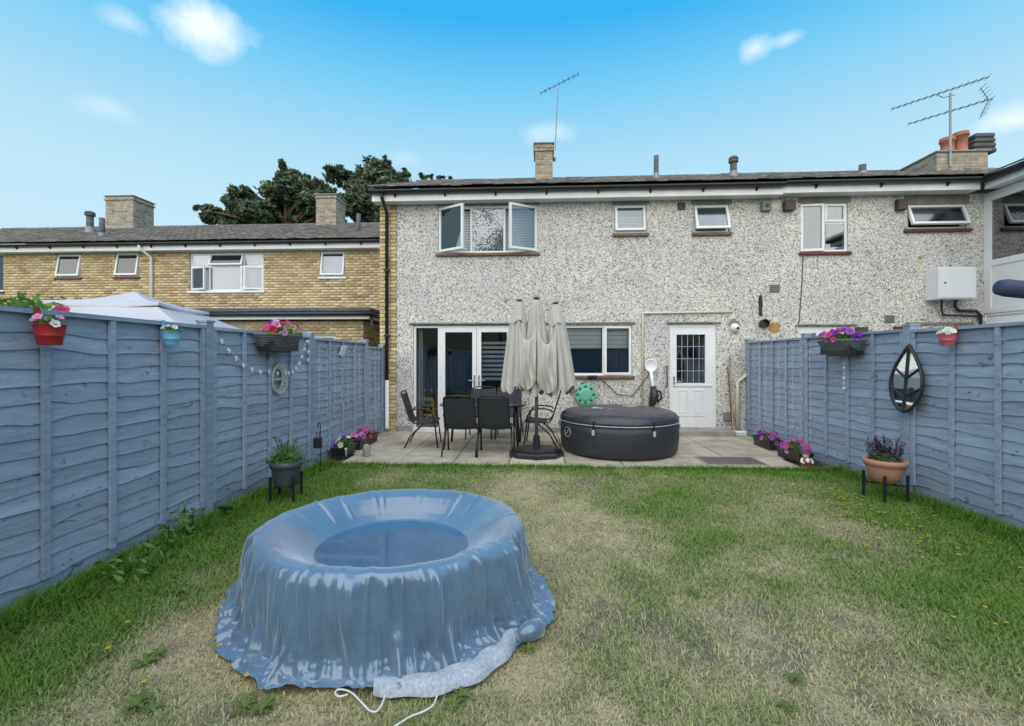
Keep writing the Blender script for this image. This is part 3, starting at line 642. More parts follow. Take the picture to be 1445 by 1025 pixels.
# french doors
a, b, c, d = FD; y0 = YW+.035
fr = MB().ring(a+.002, b-.002, c, d-.002, y0, y0+.07, .045, .05); xs = [on_y(p,500,YW)[0] for p in (619.5, 672.5, 723)]
fr.box(xs[0]-.03, xs[0]+.03, y0+.002, y0+.068, c+.05, d-.045); fr.box(xs[2]-.02, xs[2]+.02, y0+.002, y0+.068, c+.05, d-.045)
fd = fr.build('french_doors', M['upvc'], houseA)
MB().box(a+.045, xs[0]-.03, y0+.025, y0+.03, c+.05, d-.045).build('pane', M['glass'], fd)
MB().box(a+.005, b-.005, YW-.05, YW+.03, -.02, .05).build('threshold', M['upvc'], fd)
for i, (p, q) in enumerate(((xs[0]+.032, xs[1]-.004),(xs[1]+.004, xs[2]-.022))):
    MB().ring(p, q, c+.055, d-.05, y0-.012, y0+.05, .085, .12).build('door_leaf', M['upvc'], fd)
    MB().box(p+.085, q-.085, y0+.012, y0+.018, c+.175, d-.135).build('pane', M['glass'], fd)
    handle(fd, (q-.042) if i == 0 else (p+.042), 1.02, y0-.012, -1 if i == 0 else 1)
    for hz in (.45, 1.05, 1.65): MB().bbox((p if i == 0 else q)-.012, (p if i == 0 else q)+.012, y0-.026, y0-.012, hz, hz+.09, .004).build('hinge', M['upvc'], fd)
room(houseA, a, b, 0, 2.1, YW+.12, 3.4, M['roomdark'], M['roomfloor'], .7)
cu = MB(); cu.smooth = True
for k in range(14):
    x = a+.05+.0065*k; y = YW+.22+.025*math.sin(k*1.1); x2 = x+.0065; y2 = YW+.22+.025*math.sin((k+1)*1.1)
    cu.add([(x,y,.05),(x2,y2,.05),(x2,y2,2.05),(x,y,2.05)], [(0,1,2,3)])
cu.build('curtain', mat('pale_curtain', (.55,.58,.56), (.45,.48,.46), 4, .9), houseA)
zb = MB()
for i in range(9): zb.box(xs[1]+.03, xs[2]-.03, YW+.14, YW+.146, 1.02+.09*i, 1.02+.09*i+.05)
zb.build('blind', M['zebra'], houseA)
# back door with leaded light
a, b, c, d = BD
df = MB().ring(a+.002, b-.002, c, d-.002, y0-.01, y0+.06, .05, .04).build('door', M['upvc'], houseA)
zt0 = on_y(975,541,YW)[1]; zt1 = on_y(975,472,YW)[1]; gx0 = on_y(955,500,YW)[0]; gx1 = on_y(996,500,YW)[0]
lf = MB(); p, q, e = a+.052, b-.052, y0-.004
lf.box(p, gx0, e, e+.05, c+.042, d-.053); lf.box(gx1, q, e, e+.05, c+.042, d-.053); lf.box(gx0, gx1, e, e+.05, zt1, d-.053); lf.box(gx0, gx1, e, e+.05, c+.042, zt0)
lf.build('door_leaf', M['upvc'], df)
for (xa, xb) in ((gx0+.01, (gx0+gx1)/2-.03), ((gx0+gx1)/2+.03, gx1-.01)):
    MB().ring(xa, xb, .33, .85, e-.012, e, .03).build('panel_moulding', M['upvc'], df); MB().bbox(xa+.05, xb-.05, e-.010, e+.001, .38, .80, .008).build('panel', M['upvc'], df)
MB().box(p+.03, q-.03, e-.022, e, zt0-.06, zt0-.03).build('mid_rail', M['upvc'], df)
MB().box(gx0, gx1, e+.02, e+.026, zt0, zt1).build('pane', glass_mat('leaded_glass', .16), df)
ld = MB()
for i in range(1, 5): x = gx0+(gx1-gx0)*i/5; ld.box(x-.004, x+.004, e+.012, e+.019, zt0, zt1)
for i in range(1, 4): z = zt0+(zt1-zt0)*i/4; ld.box(gx0, gx1, e+.0115, e+.0185, z-.004, z+.004)
ld.build('lead_cames', M['piping'], df)
MB().ring(gx0-.028, gx1+.028, zt0-.028, zt1+.028, e-.012, e, .03).build('glazing_bead', M['upvc'], df)
handle(df, p+.04, zt0+.03, e, 1)
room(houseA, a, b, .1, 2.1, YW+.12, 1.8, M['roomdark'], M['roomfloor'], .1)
MB().bbox(BD[0]-.14, BD[1]+.22, YW-.34, YW-.022, -.02, .10, .012).build('doorstep', M['conc'], houseA)
# neighbour french doors behind the fence
a, b, c, d = ND; nd = MB().ring(a+.002, b-.002, c, d-.002, y0, y0+.06, .05); mx = (a+b)/2; nd.box(mx-.05, mx+.05, y0+.001, y0+.059, c+.05, d-.05); nd = nd.build('french_doors', M['upvc'], houseB)
for p, q in ((a+.05,mx-.05),(mx+.05,b-.05)): MB().ring(p+.002, q-.002, c+.06, d-.052, y0-.01, y0+.05, .07).build('door_leaf', M['upvc'], nd); MB().box(p+.07, q-.07, y0+.02, y0+.025, c+.12, d-.12).build('pane', M['glass'], nd)
room(houseB, a, b, 0, 2.1, YW+.12, 1.8, M['roomdark'], None, .1)
# eaves and roofs
eaves(houseA, -3.22, XD-.3, YW, ZG); eaves(houseB, XD-.297, 8.14, YW, ZG+.025)
YR, ZR = 12.4, 6.27
roof(houseA, -3.25, XD-.02, YW-.36, ZG+.06, YR, ZR, 1); roof(houseB, XD-.018, 14.5, YW-.36, ZG+.075, YR, ZR+.015, 2)
MB().box(-3.24, -3.20, YW-.25, YR, ZG-.17, ZG-.02).build('verge_board', M['black'], houseA)
def downpipe(parent, pts, r, m, name='downpipe'): 
    b = MB(); b.smooth = True; b.tube(pts, r, 10); return b.build(name, m, parent)
xdp = on_y(546,400,YW-.06)[0]
downpipe(houseA, [(xdp-.02,YW-.31,ZG-.03),(xdp-.02,YW-.31,ZG-.12),(xdp,YW-.06,ZG-.34),(xdp,YW-.06,1.0)], .034, M['black'])
downpipe(houseA, [(xdp,YW-.06,1.02),(xdp,YW-.06,.12),(xdp+.02,YW-.11,.05)], .04, M['white'])
for z in (1.9, 3.2): MB().bbox(xdp-.06, xdp+.06, YW-.1, YW-.01, z, z+.03, .004).build('pipe_clip', M['black'], houseA)
# cream overflow pipe round the back door
pa = on_y(907,575,YW-.03); pb = on_y(908,442,YW-.03); pc = on_y(1033,441,YW-.03)
downpipe(houseA, [(pa[0],YW-.03,.45),(pa[0],YW-.03,pb[1]-.03),(pa[0]+.005,YW-.03,pb[1]-.005),(pa[0]+.03,YW-.03,pb[1]),(pc[0],YW-.03,pc[1]+.012)], .019, M['cream'], 'overflow_pipe')
pa = on_y(1041,560,YW-.05); pk = on_y(1050,532,YW-.05)
downpipe(houseA, [(pk[0]+.05,YW-.04,pk[1]+.03),(pk[0],YW-.05,pk[1]),(pa[0],YW-.05,pk[1]-.10),(pa[0],YW-.05,.04)], .033, M['cream'], 'waste_pipe')
# vents, cowls and fittings on the walls
def fit_box(house, name, px0, py0, px1, py1, m, out=.05, bev=.008):
    r = rect(px0,py0,px1,py1,YW); return MB().bbox(r[0], r[1], YW-out, YW+.002, r[2], r[3], bev).build(name, M[m], house)
def airbrick(house, px0, py0, px1, py1, m='greyplastic', rim=None):
    r = rect(px0,py0,px1,py1,YW); o = MB().bbox(r[0], r[1], YW-.012, YW+.002, r[2], r[3], .004).build('air_brick', M[m], house)
    g = MB()
    for i in range(4):
        z = r[2]+(r[3]-r[2])*(i+.5)/4; g.box(r[0]+.012, r[1]-.012, YW-.02, YW-.0125, z-.006, z+.006)
    g.build('slats', M['pipegrey'], o)
airbrick(houseA, 956,286,967,297,'brownplastic'); airbrick(houseA, 1086,402,1100,413); airbrick(houseB, 1248,445,1262,456)
c_ = fit_box(houseA, 'vent_cowl', 1073,285,1086,299,'greyplastic',.09); r = rect(1073,285,1086,299,YW)
h_ = MB(); h_.xf = Matrix.Translation(((r[0]+r[1])/2, YW-.098, (r[2]+r[3])/2)) @ Matrix.Rotation(R(90),4,'X'); h_.lathe([(.035,0),(.035,.012)],n=14); h_.build('vent_hole', M['black'], c_)
fit_box(houseA, 'mortar_patch', 1088,282,1102,294,'cream',.008); fit_box(houseA, 'vent_cowl', 1104,285,1119,299,'brownplastic',.11)
fit_box(houseB, 'vent_cowl', 1262,283,1276,298,'brownplastic',.10); fit_box(houseB, 'vent_cowl', 1206,462,1222,470,'brownplastic',.07); fit_box(houseB, 'vent_cowl', 1260,461,1276,467,'brownplastic',.07)
def patch(house, name, px, py, rx, rz, m, out=.006, seed=3):
    random.seed(seed); x, z = on_y(px,py,YW); pl = []
    for i in range(22): a = 2*math.pi*i/22; k = random.uniform(.75,1.1); pl.append((x+rx*k*math.cos(a), z+rz*k*math.sin(a)))
    return MB().prism(pl, YW-out, YW+.002).build(name, M[m], house)
patch(houseA, 'mortar_patch', 1093,462,.125,.11,'ochre'); patch(houseA, 'moss_streak', 1073,432,.04,.24,'moss',.008,5); patch(houseB, 'mortar_patch', 1298,364,.035,.04,'ochre',.006,9)
fx, fz = on_y(1077,457,YW); fl = MB(); fl.xf = Matrix.Translation((fx,YW,fz)) @ Matrix.Rotation(R(90),4,'X'); fl.lathe([(.085,0),(.085,.09),(.07,.09),(.066,.02)],n=20); fl.build('flue_pipe', M['black'], houseA)
cx_, cz_ = on_y(1036,463,YW); patch(houseA, 'mortar_recess', 1036,458,.13,.10,'lintel',.01,4)
cb = MB(); cb.smooth = True; cb.xf = Matrix.Translation((cx_,YW-.01,cz_)) @ Matrix.Rotation(R(90),4,'X'); cb.lathe([(.085,0),(.088,.03),(.075,.055),(.062,.085),(.03,.115),(1e-4,.122)],n=20)
cb = cb.build('security_camera', M['white'], houseA); MB().ball((cx_+.015,YW-.125,cz_-.01),.028).build('lens', M['black'], cb)
mb_ = rect(1318,378,1371,423,YW-.2); box_ = MB().bbox(mb_[0], mb_[1], YW-.30, YW+.002, mb_[2], mb_[3], .008).build('meter_box', M['shutter'], houseB)
MB().bbox(mb_[0]+.02, mb_[1]-.02, YW-.312, YW-.2995, mb_[2]+.02, mb_[3]-.02, .004).build('box_door', M['shutter'], box_)
l_ = MB(); l_.xf = Matrix.Translation((mb_[0]+.10,YW-.312,(mb_[2]+mb_[3])/2)) @ Matrix.Rotation(R(90),4,'X'); l_.lathe([(.018,0),(.018,.006)],n=12); l_.build('lock', M['black'], box_)
z_ = mb_[2]
downpipe(houseB, [(mb_[0]+.22,YW-.1,z_+.01),(mb_[0]+.22,YW-.1,z_-.16),(mb_[0]+.28,YW-.06,z_-.27),(8.3,YW-.06,z_-.30)], .018, M['cable'], 'pipe')
downpipe(houseB, [(mb_[0]+.48,YW-.1,z_+.01),(mb_[0]+.46,YW-.09,z_-.10),(mb_[0]+.55,YW-.06,z_-.19),(8.25,YW-.05,z_-.20),(8.33,YW-.05,z_-.28),(8.33,YW-.05,z_-.6)], .028, M['cable'], 'pipe')
xa, za = on_y(1133,362,YW); xb, zb_ = on_y(1127,458,YW); downpipe(houseB, [(xa,YW-.006,za),((xa+xb)/2+.01,YW-.006,(za+zb_)/2),(xb,YW-.006,zb_)], .007, M['cable'], 'cable')
# chimneys, flues and aerials
def chimney(name, label, px0, px1, py0, py1, Y, dep, corbel=2, group=None):
    r = rect(px0,py0,px1,py1,Y); t = thing(name, label, 'chimney', (0,0,0), 0, group)
    brick_stack(t, r[0], r[1], Y, Y+dep, r[2]-.35, r[3], corbel)
    MB().bbox(r[0]-.05, r[1]+.05, Y-.05, Y+dep+.05, r[3], r[3]+.035, .01).build('capping', M['conc'], t)
    MB().box(r[0]-.03, r[1]+.03, Y-.03, Y+dep+.03, r[2]-.36, r[2]+.04).build('flashing', M['lead'], t); return t, r
chA, rA = chimney('chimney', 'slim brick chimney on the pebbledashed roof with white aerial bracket', 755.5,779.5,203,256,12.0,.6,2)
chR, rR = chimney('chimney', 'wide brick chimney with two orange clay pots', 1322,1394,214,262,11.0,1.0,0)
for (px, dyy, hh) in ((1337,.3,.42),(1353,.25,.52)):
    x = on_y(px,210,11.3)[0]; pt = MB(); pt.smooth = True; pt.lathe([(.15,0),(.145,.06),(.12,.08),(.13,hh-.1),(.155,hh-.09),(.155,hh-.05),(.135,hh-.045),(.15,hh),(.11,hh),(.10,hh-.2)],(x,11.0+dyy,rR[3]+.035),20); pt.build('chimney_pot', M['pot_orange'], chR)
x = on_y(1381,200,11.3)[0]
for k in range(4): MB().bbox(x-.27+.01*k, x+.24-.012*k, 11.1, 11.75, rR[3]+.036+.115*k, rR[3]+.145+.115*k, .03).build('stacked_cowl', M['pipegrey'], chR)
def flue(label, px, py0, py1, Y, r, cap=False, group=None):
    x, z1 = on_y(px,py0,Y); z0 = on_y(px,py1,Y)[1]-.25; t = thing('roof_vent_pipe', label, 'vent pipe', (x,Y,z0), 0, group); h = z1-z0
    p = MB(); p.smooth = True; p.lathe([(r,0),(r,h-(.16 if cap else 0))],n=14); p.build('pipe', M['pipegrey'], t)
    if cap:
        c = MB(); c.lathe([(r,h-.17),(r*1.45,h-.16),(r*1.45,h-.10),(r*1.1,h-.095),(r*1.5,h-.085),(r*1.3,h-.04),(r*.4,h)],n=14); c.build('cowl', M['pipegrey'], t)
    f = MB(); f.lathe([(r*1.25,0),(r*1.2,.38)],n=14); f.build('collar', M['lead'], t)
flue('plain grey vent pipe on the roof beside the slim chimney', 926,220,253,10.6,.055)
flue('grey vent pipe with domed cowl above the open bathroom window', 1035,220,250,11.2,.075,True)
flue('short weathered vent pipe on the roof above the red sills', 1217,233,250,11.6,.08)
def yagi(parent, p, d, L, n, size=.16, refl=True):
    d = Vector(d).normalized(); p = Vector(p); side = d.cross(Vector((0,0,1))).normalized()
    b = MB(); b.tube([p-d*L*.5, p+d*L*.5], .010, 6)
    for i in range(n):
        c = p+d*L*(-.5+i/(n-1)); s = size*(.75+.25*i/n); b.tube([c-side*s, c+side*s], .005, 5); b.tube([c-Vector((0,0,.025)), c+Vector((0,0,.025))], .006, 5)
    b.build('boom', M['pipegrey'], parent)
    if refl:
        m = MB(); e = p+d*L*.46
        for s in (-1,1): m.tube([e, e-d*.14+Vector((0,0,.32*s))], .008, 5)
        for k in range(4):
            for s in (-1,1): q = e-d*.035*k+Vector((0,0,.08*(k+1)*s)); m.tube([q-side*.16,q+side*.16],.005,5)
        m.build('reflector', M['pipegrey'], parent)
x0_, zt_ = on_y(789,118,12.3); x1_, zb_ = on_y(783,212,12.3)
ae = thing('tv_aerial', 'single tv aerial on thin mast strapped to slim chimney', 'aerial', (0,0,0))
MB().tube([(x1_,12.3,zb_-.1),(x0_-.03,12.3,zt_-.12)], .014, 8).build('mast', M['lead'], ae); yagi(ae, (x0_,12.28,zt_-.02), (1,-.25,.34), 1.08, 9, .12, False)
MB().bbox(rA[1]+.0355, rA[1]+.10, 12.15, 12.42, rA[3]-.30, rA[3]-.10, .01).build('bracket', M['white'], ae)
x0_, zt_ = on_y(1342,140,11.2); x1_, zb_ = on_y(1341,232,10.95)
ae = thing('tv_aerial', 'pair of long tv aerials on one mast by the clay pots', 'aerial', (0,0,0))
MB().tube([(x1_,10.95,zb_-.05),(x1_,10.95,zt_)], .024, 8).build('mast', M['lead'], ae)
yagi(ae, (x1_-.25,10.95,zt_+.0), (1,-.35,.22), 1.75, 15, .14, False); yagi(ae, (x1_-.02,10.95,zt_-.42), (1,-.35,.20), 1.5, 12, .14)
MB().tube([(x1_-.3,10.95,zt_-.02),(x1_-.15,10.95,zt_-.1),(x1_+.1,10.95,zt_-.04),(x1_+.22,10.95,zt_+.05)], .012, 6).build('cradle', M['chrome'], ae)
# ================================================================== projecting wing on the right
XW = 8.46
houseC = thing('house_wing', 'projecting white clad house wing with large framed window under gutter', 'house', (0,0,0))
zs0 = on_x(1420,440,XW)[1]; zs1 = on_x(1400,372,XW)[1]
MB().box(XW+.03, XW+4, 5.2, YW-.004, -.08, ZG-.14).build('wall', M['uwhite'], houseC)
k = 0; z = .3
while z < zs0-.02:
    MB().add([(XW-.012,5.2,z),(XW-.012,YW-.005,z),(XW+.012,YW-.005,z+.148),(XW+.012,5.2,z+.148),(XW+.03,5.2,z),(XW+.03,YW-.005,z)], [(0,3,2,1),(0,1,5,4)]).build('cladding_board', M['uwhite'], houseC); z += .15
wf = MB(); wf.box(XW-.03, XW+.03, YW-.13, YW-.004, zs0, ZG-.16); wf.box(XW-.03, XW+.03, 5.2, YW-.131, zs0, zs0+.10); wf.box(XW-.028, XW+.03, 5.2, YW-.131, zs1-.05, zs1+.06); wf.box(XW-.028, XW+.03, 5.2, YW-.131, ZG-.32, ZG-.16)
wf.box(XW-.026, XW+.03, 6.9, 7.0, zs0+.10, ZG-.32)
wf = wf.build('window', M['upvc'], houseC)
MB().box(XW-.004, XW+.004, 7.0, YW-.131, zs1+.06, ZG-.32).build('pane', glass_mat('wing_glass', .25), wf); MB().box(XW-.012, XW+.02, 7.0, YW-.131, zs0+.10, zs1-.05).build('panel', M['upvc'], wf)
MB().box(XW+.032, XW+.04, 5.2, YW-.135, zs1, ZG-.3).build('room_lining', mat('brown_lining', (.16,.13,.09), (.11,.09,.06), 6, .9), houseC)
MB().box(XW-.25, XW-.228, 5.0, YW-.252, ZG-.15, ZG+.015).build('fascia', M['uwhite'], houseC); MB().box(XW-.227, XW+.03, 5.0, YW-.252, ZG-.142, ZG-.128).build('soffit', M['uwhite'], houseC)
g = MB(); g.smooth = True; g.tube([(XW-.31,5.0,ZG+.0),(XW-.31,YW-.33,ZG+.0)], .062, 12); g.build('gutter', M['black'], houseC)
MB().add([(XW-.36,5.0,ZG+.06),(XW-.36,YW-.36,ZG+.06),(XW+3.4,YW+1.5,ZR),(XW+3.4,5.0,ZR),(XW-.36,5.0,ZG+.09),(XW-.36,YW-.36,ZG+.09),(XW+3.4,YW+1.5,ZR+.03),(XW+3.4,5.0,ZR+.03)], [(0,1,2,3),(7,6,5,4),(0,4,5,1)]).build('roof', M['tile'], houseC)
# ================================================================== brick house set back on the left
YL = 12.4; ZL = 4.62; XL0 = -20.0
houseL = thing('terraced_house', 'yellow brick neighbouring house set back behind the fence', 'house', (0,0,0))
Wa = rect(80,359,114,392,YL); Wb = rect(163,357,196,391,YL); Wc = rect(268,357,372,411,YL); Wd = rect(452,355,487,391,YL); We = rect(-60,358,5,412,YL)
HL = [Wa,Wb,Wc,Wd,We]
wall_mb(XL0, XP0-.003, -.08, ZL-.14, YL, HL).build('wall', M['mortar'], houseL)
brick_face(houseL, -15.5, XP0-.006, .95, ZL-.15, YL-.004, HL, 300, -5)
for r, s in ((Wa,'redsill'),(Wb,'redsill'),(Wd,'upvc')):
    window(houseL, r, [(r[0]+.02,r[1]-.02,r[2]+.03,r[3]-.012,'T',9)], M['glassup'], YL, s, .05, lintel_top=ZL-.153 if s == 'redsill' else None, blind=(r[2]+.05,r[3]-.1,'blind'))
a, b, c, d = Wc; w = (b-a)/4; zt = d-.36
window(houseL, Wc, [(a+.02,a+w-.0,c+.03,zt-.02,'L',16),(a+w+.05,b-w*1.05,c+.05,zt-.02,None,0),(b-w*1.15,b-.02,c+.03,zt-.02,'R',14),(a+.05,a+w,zt+.03,d-.05,None,0),(a+w+.05,b-w*1.1,zt,d-.012,'T',18),(b-w*1.05,b-.05,zt+.03,d-.05,None,0)], M['glassup'], YL, 'upvc', .05, mull=[a+w+.02,b-w*1.08], transom=[(a+.045,b-.045,zt)], blind=(c+.05,d-.05,'blind'))
window(houseL, We, [(We[0]+.05,We[1]-.05,We[2]+.05,We[3]-.05,None,0)], M['glassup'], YL, 'redsill', .05)
eaves(houseL, XL0, XP0-.1, YL, ZL); roof(houseL, XL0, XP0-.08, YL-.36, ZL+.06, 16.2, 6.27, 3)
xd = on_y(213,400,YL-.06)[0]
downpipe(houseL, [(xd-.12,YL-.31,ZL-.03),(xd-.12,YL-.31,ZL-.10),(xd,YL-.06,ZL-.32),(xd,YL-.06,.1)], .04, M['white'])
chimney('chimney', 'brick chimney beside two grey vent pipes on the set back roof', 149,188,277,322,15.9,.9,1); chimney('chimney', 'plain brick chimney in front of the dark pines', 446,474,275,320,16.0,.8,1)
flue('grey cowled vent pipe beside brick chimney on set back roof', 127,298,326,14.6,.10,True); flue('plain vent pipe with pale collar below the cowled one', 144,308,335,13.4,.075); flue('thin weathered vent pipe near the pines on set back roof', 506,302,334,13.6,.06)
# flat roofed extension
YE = 11.0; XE = -4.21
ZE = 2.62
wall_mb(-9.5, XE, -.08, ZE-.25, YE, [rect(410,474,474,520,YE)]).build('extension_wall', M['mortar'], houseL)
brick_face(houseL, -7.2, XE, 1.45, ZE-.25, YE-.004, [rect(410,474,474,520,YE)], 0); MB().box(XE-.02, XE-.001, YE+.001, YL-.03, -.08, ZE-.25).build('extension_side', M['mortar'], houseL)
r = rect(410,474,474,520,YE); MB().ring(r[0], r[1], r[2], r[3], YE+.03, YE+.08, .05).build('extension_window', M['upvc'], houseL); MB().box(r[0]+.03, r[1]-.03, YE+.09, YE+.1, r[2]+.03, r[3]-.03).build('blind', M['blind'], houseL)
for k in range(7):
    for j in range(int((YL-YE)/.225)):
        o = brick_proto(houseL); o.location = (XE-.012, YE+.12+.225*j+(.1 if k % 2 else 0), ZE-.30-.075*k); o.rotation_euler = (0,0,R(90))
MB().box(-9.5, XE+.22, YE-.22, YE-.20, ZE-.22, ZE-.06).build('extension_fascia', M['uwhite'], houseL); MB().box(XE+.20, XE+.221, YE-.199, YL-.01, ZE-.22, ZE-.06).build('extension_fascia', M['uwhite'], houseL)
MB().bbox(-9.5, XE+.27, YE-.28, YL-.02, ZE-.055, ZE+.06, .03).build('flat_roof', M['pipegrey'], houseL)
g = MB(); g.smooth = True; g.tube([(-9.5,YE-.285,ZE-.10),(XE+.28,YE-.285,ZE-.10),(XE+.285,YE-.25,ZE-.10),(XE+.285,YL-.05,ZE-.10)], .05, 10); g.build('extension_gutter', M['black'], houseL)
downpipe(houseL, [(XE+.285,YE-.2,ZE-.12),(XE+.285,YE-.2,ZE-.4),(XE+.55,YE-.2,ZE-.55)], .035, M['black'])
# house and trees behind the camera side, seen only mirrored in the glass
hb = thing('garden_end_house', 'brick house beyond the far end of the garden', 'house', (0,0,0))
MB().box(-14, 16, -24.4, -24, -.08, 4.7).build('wall', mat('plain_brick', (.42,.32,.18), (.30,.22,.12), 9, .9), hb); MB().add([(-14.3,-23.6,4.7),(16.3,-23.6,4.7),(16.3,-27.5,6.6),(-14.3,-27.5,6.6)], [(0,1,2,3)]).build('roof', M['tile'], hb)
# ================================================================== vegetation helpers
random.seed(21)
def leaf_cloud(name, pts, nrm, size, cols, mat_, parent, aspect=.45, jitter=.9):
    """one small folded leaf per point: pts (n,3), nrm (n,3) rough facing"""
    n = len(pts); d = RNG.normal(size=(n,3))*jitter+nrm; d /= np.linalg.norm(d,axis=1)[:,None]
    s = np.cross(d, RNG.normal(size=(n,3))); s /= np.linalg.norm(s,axis=1)[:,None]+1e-9; t = np.cross(s, d)
    L = (size*(.6+.8*RNG.random(n)))[:,None]; W = L*aspect
    V = np.stack([pts-t*L*.5, pts+s*W*.5-d*W*.12, pts+t*L*.5, pts-s*W*.5-d*W*.12],1)
    i = np.arange(n)*4; loops = np.stack([i,i+1,i+2,i,i+2,i+3],1).ravel()
    return np_mesh(name, V.reshape(-1,3), loops, np.full(2*n,3), mat_, parent, col=np.repeat(cols,4,0))
def pick(cols, n, jit=.25): c = np.array(cols)[RNG.integers(0,len(cols),n)]; return c*(1-jit+2*jit*RNG.random(n))[:,None]
def tree(name, label, base, blobs, Y, cols, size, per, trunk_r, flat=.6, group=None):
    t = thing(name, label, 'tree', (0,0,0), 0, group); P = []; Nn = []; limb = MB(); bx, by = base; tops = []
    bl2 = []
    for px, py, r in blobs:
        for _ in range(2): bl2.append((px+random.gauss(0,r*.8), max(py+random.gauss(r*.2,r*.5), min(b[1] for b in blobs)), r*random.uniform(.35,.7)))
    for px, py, r in list(blobs)+bl2:
        x, z = on_y(px,py,Y); rr = r*Y/F_PX; yy = Y+random.uniform(-1.3,1.3)
        n = int(per*(rr**2)); q = RNG.normal(size=(n,3)); q /= np.linalg.norm(q,axis=1)[:,None]; rad = RNG.random(n)**.45
        # clumps: pull the leaves towards a few centres so that gaps open between them
        k = max(4, int(n/26)); cc = RNG.normal(size=(k,3)); cc /= np.linalg.norm(cc,axis=1)[:,None]; cc *= (RNG.random(k)**.4)[:,None]
        w = RNG.integers(0,k,n); p = cc[w]+q*rad[:,None]*.30
        P.append(p*np.array([rr,rr*1.1,rr*flat])+np.array([x,yy,z])); Nn.append(p+np.array([0,0,.5])); tops.append((x,yy,z-rr*flat*.3))
    P = np.concatenate(P); Nn = np.concatenate(Nn)
    leaf_cloud('crown', P, Nn, size, pick(cols,len(P),.3), M['needle'], t, .38)
    zt = max(z for _,_,z in tops); tr = MB(); tr.smooth = True
    tr.tube([(bx,by,-.1),(bx+.1,by,zt*.4),(bx-.1,by,zt*.7),(bx+.05,by,zt*.95)], [trunk_r,trunk_r*.8,trunk_r*.55,trunk_r*.2], 10); tr = tr.build('trunk', M['bark'], t)
    for (x,y,z) in tops:
        z0 = max(zt*.45, z-1.6); l = MB(); l.smooth = True; l.tube([(bx,by,z0),((bx+x)/2,(by+y)/2,(z0+z)/2+.2),(x,y,z)], [trunk_r*.35,trunk_r*.22,trunk_r*.08], 6); l.build('limb', M['bark'], tr)
PINE = [(.05,.085,.05),(.075,.115,.065),(.11,.15,.085),(.15,.18,.10)]
tree('pine_tree', 'broad dark pine behind the set back brick house', (on_y(405,300,27)[0],27), [(318,303,24),(345,288,26),(372,292,25),(400,272,27),(413,252,17),(430,276,27),(450,260,12),(455,292,24),(380,308,25),(425,308,25),(338,274,12),(300,297,12),(437,250,9),(415,243,7),(468,282,10)], 27, PINE, .34, 2600, .35)
tree('pine_tree', 'rounder pine between plain brick chimney and the pebbledashed house', (on_y(530,300,26)[0],26), [(508,262,22),(533,249,22),(554,246,18),(520,285,25),(545,272,24),(500,300,18),(562,258,13),(492,258,8),(530,303,25),(540,233,10)], 26, PINE+[(.13,.135,.075)], .30, 2600, .32, .8)
tree('oak_tree', 'small treetop just showing over the pebbledashed roof', (on_y(618,300,32)[0],32), [(603,260,9),(618,258,10),(632,258,9)], 32, [(.04,.06,.02),(.08,.10,.035)], .25, 900, .25)
tree('birch_tree', 'loose leafy tree beyond the end of the garden', (-3.2,-16), [], -16, PINE, .3, 0, .2) if False else None
def back_tree():
    t = thing('birch_tree', 'loose drooping tree beyond the end of the garden', 'tree', (-2.5,-13,0)); n = 9000
    q = RNG.normal(size=(n,3))*np.array([1.1,1.1,1.5]); k = RNG.normal(size=(60,3))*np.array([1.1,1.1,1.6]); p = k[RNG.integers(0,60,n)]+q*.28
    leaf_cloud('crown', p+np.array([0,0,8.3]), p, .16, pick([(.03,.05,.02),(.06,.085,.03)],n,.3), M['needle'], t, .4)
    tr = MB(); tr.smooth = True; tr.tube([(0,0,-.1),(.1,0,3),(0,.1,7),(.1,0,10)],[.16,.12,.07,.02],8); tr.build('trunk', M['bark'], t)
back_tree()
FLOWER = {}
def flower_mesh(colour, centre):
    key = (colour, centre)
    if key not in FLOWER:
        V = [(0,0,-.35)]; C = [centre]
        for i in range(15):
            a = 2*math.pi*i/15; k = 1-.13*(i % 3 == 0); V.append((.45*math.cos(a),.45*math.sin(a),-.08)); C.append(tuple(.6*c+.4*e for c,e in zip(colour,centre)))
        for i in range(15):
            a = 2*math.pi*i/15; k = .82 if i % 3 == 0 else 1.0; V.append((k*math.cos(a),k*math.sin(a),.05*math.sin(3*a+1))); C.append(colour)
        L = []; S = []
        for i in range(15):
            j = (i+1) % 15; L += [0,1+i,1+j]; S.append(3); L += [1+i,16+i,16+j,1+j]; S.append(4)
        o = np_mesh('flower', np.array(V), L, S, M['petal'], None, True, np.array(C)); FLOWER[key] = o.data; bpy.data.objects.remove(o)
    return FLOWER[key]
PURPLE = ((.16,.03,.36),(.05,.01,.12)); PINK = ((.62,.10,.34),(.40,.04,.20)); PALE = ((.70,.36,.50),(.55,.12,.30)); WHITE = ((.80,.80,.76),(.62,.66,.35)); RED = ((.62,.03,.03),(.35,.02,.02)); MAUVE = ((.40,.11,.46),(.16,.03,.22)); YEL = ((.80,.55,.03),(.60,.36,.02)); HOT = ((.70,.05,.20),(.40,.02,.10))
GREENS = [(.06,.13,.03),(.10,.19,.045),(.14,.24,.06)]
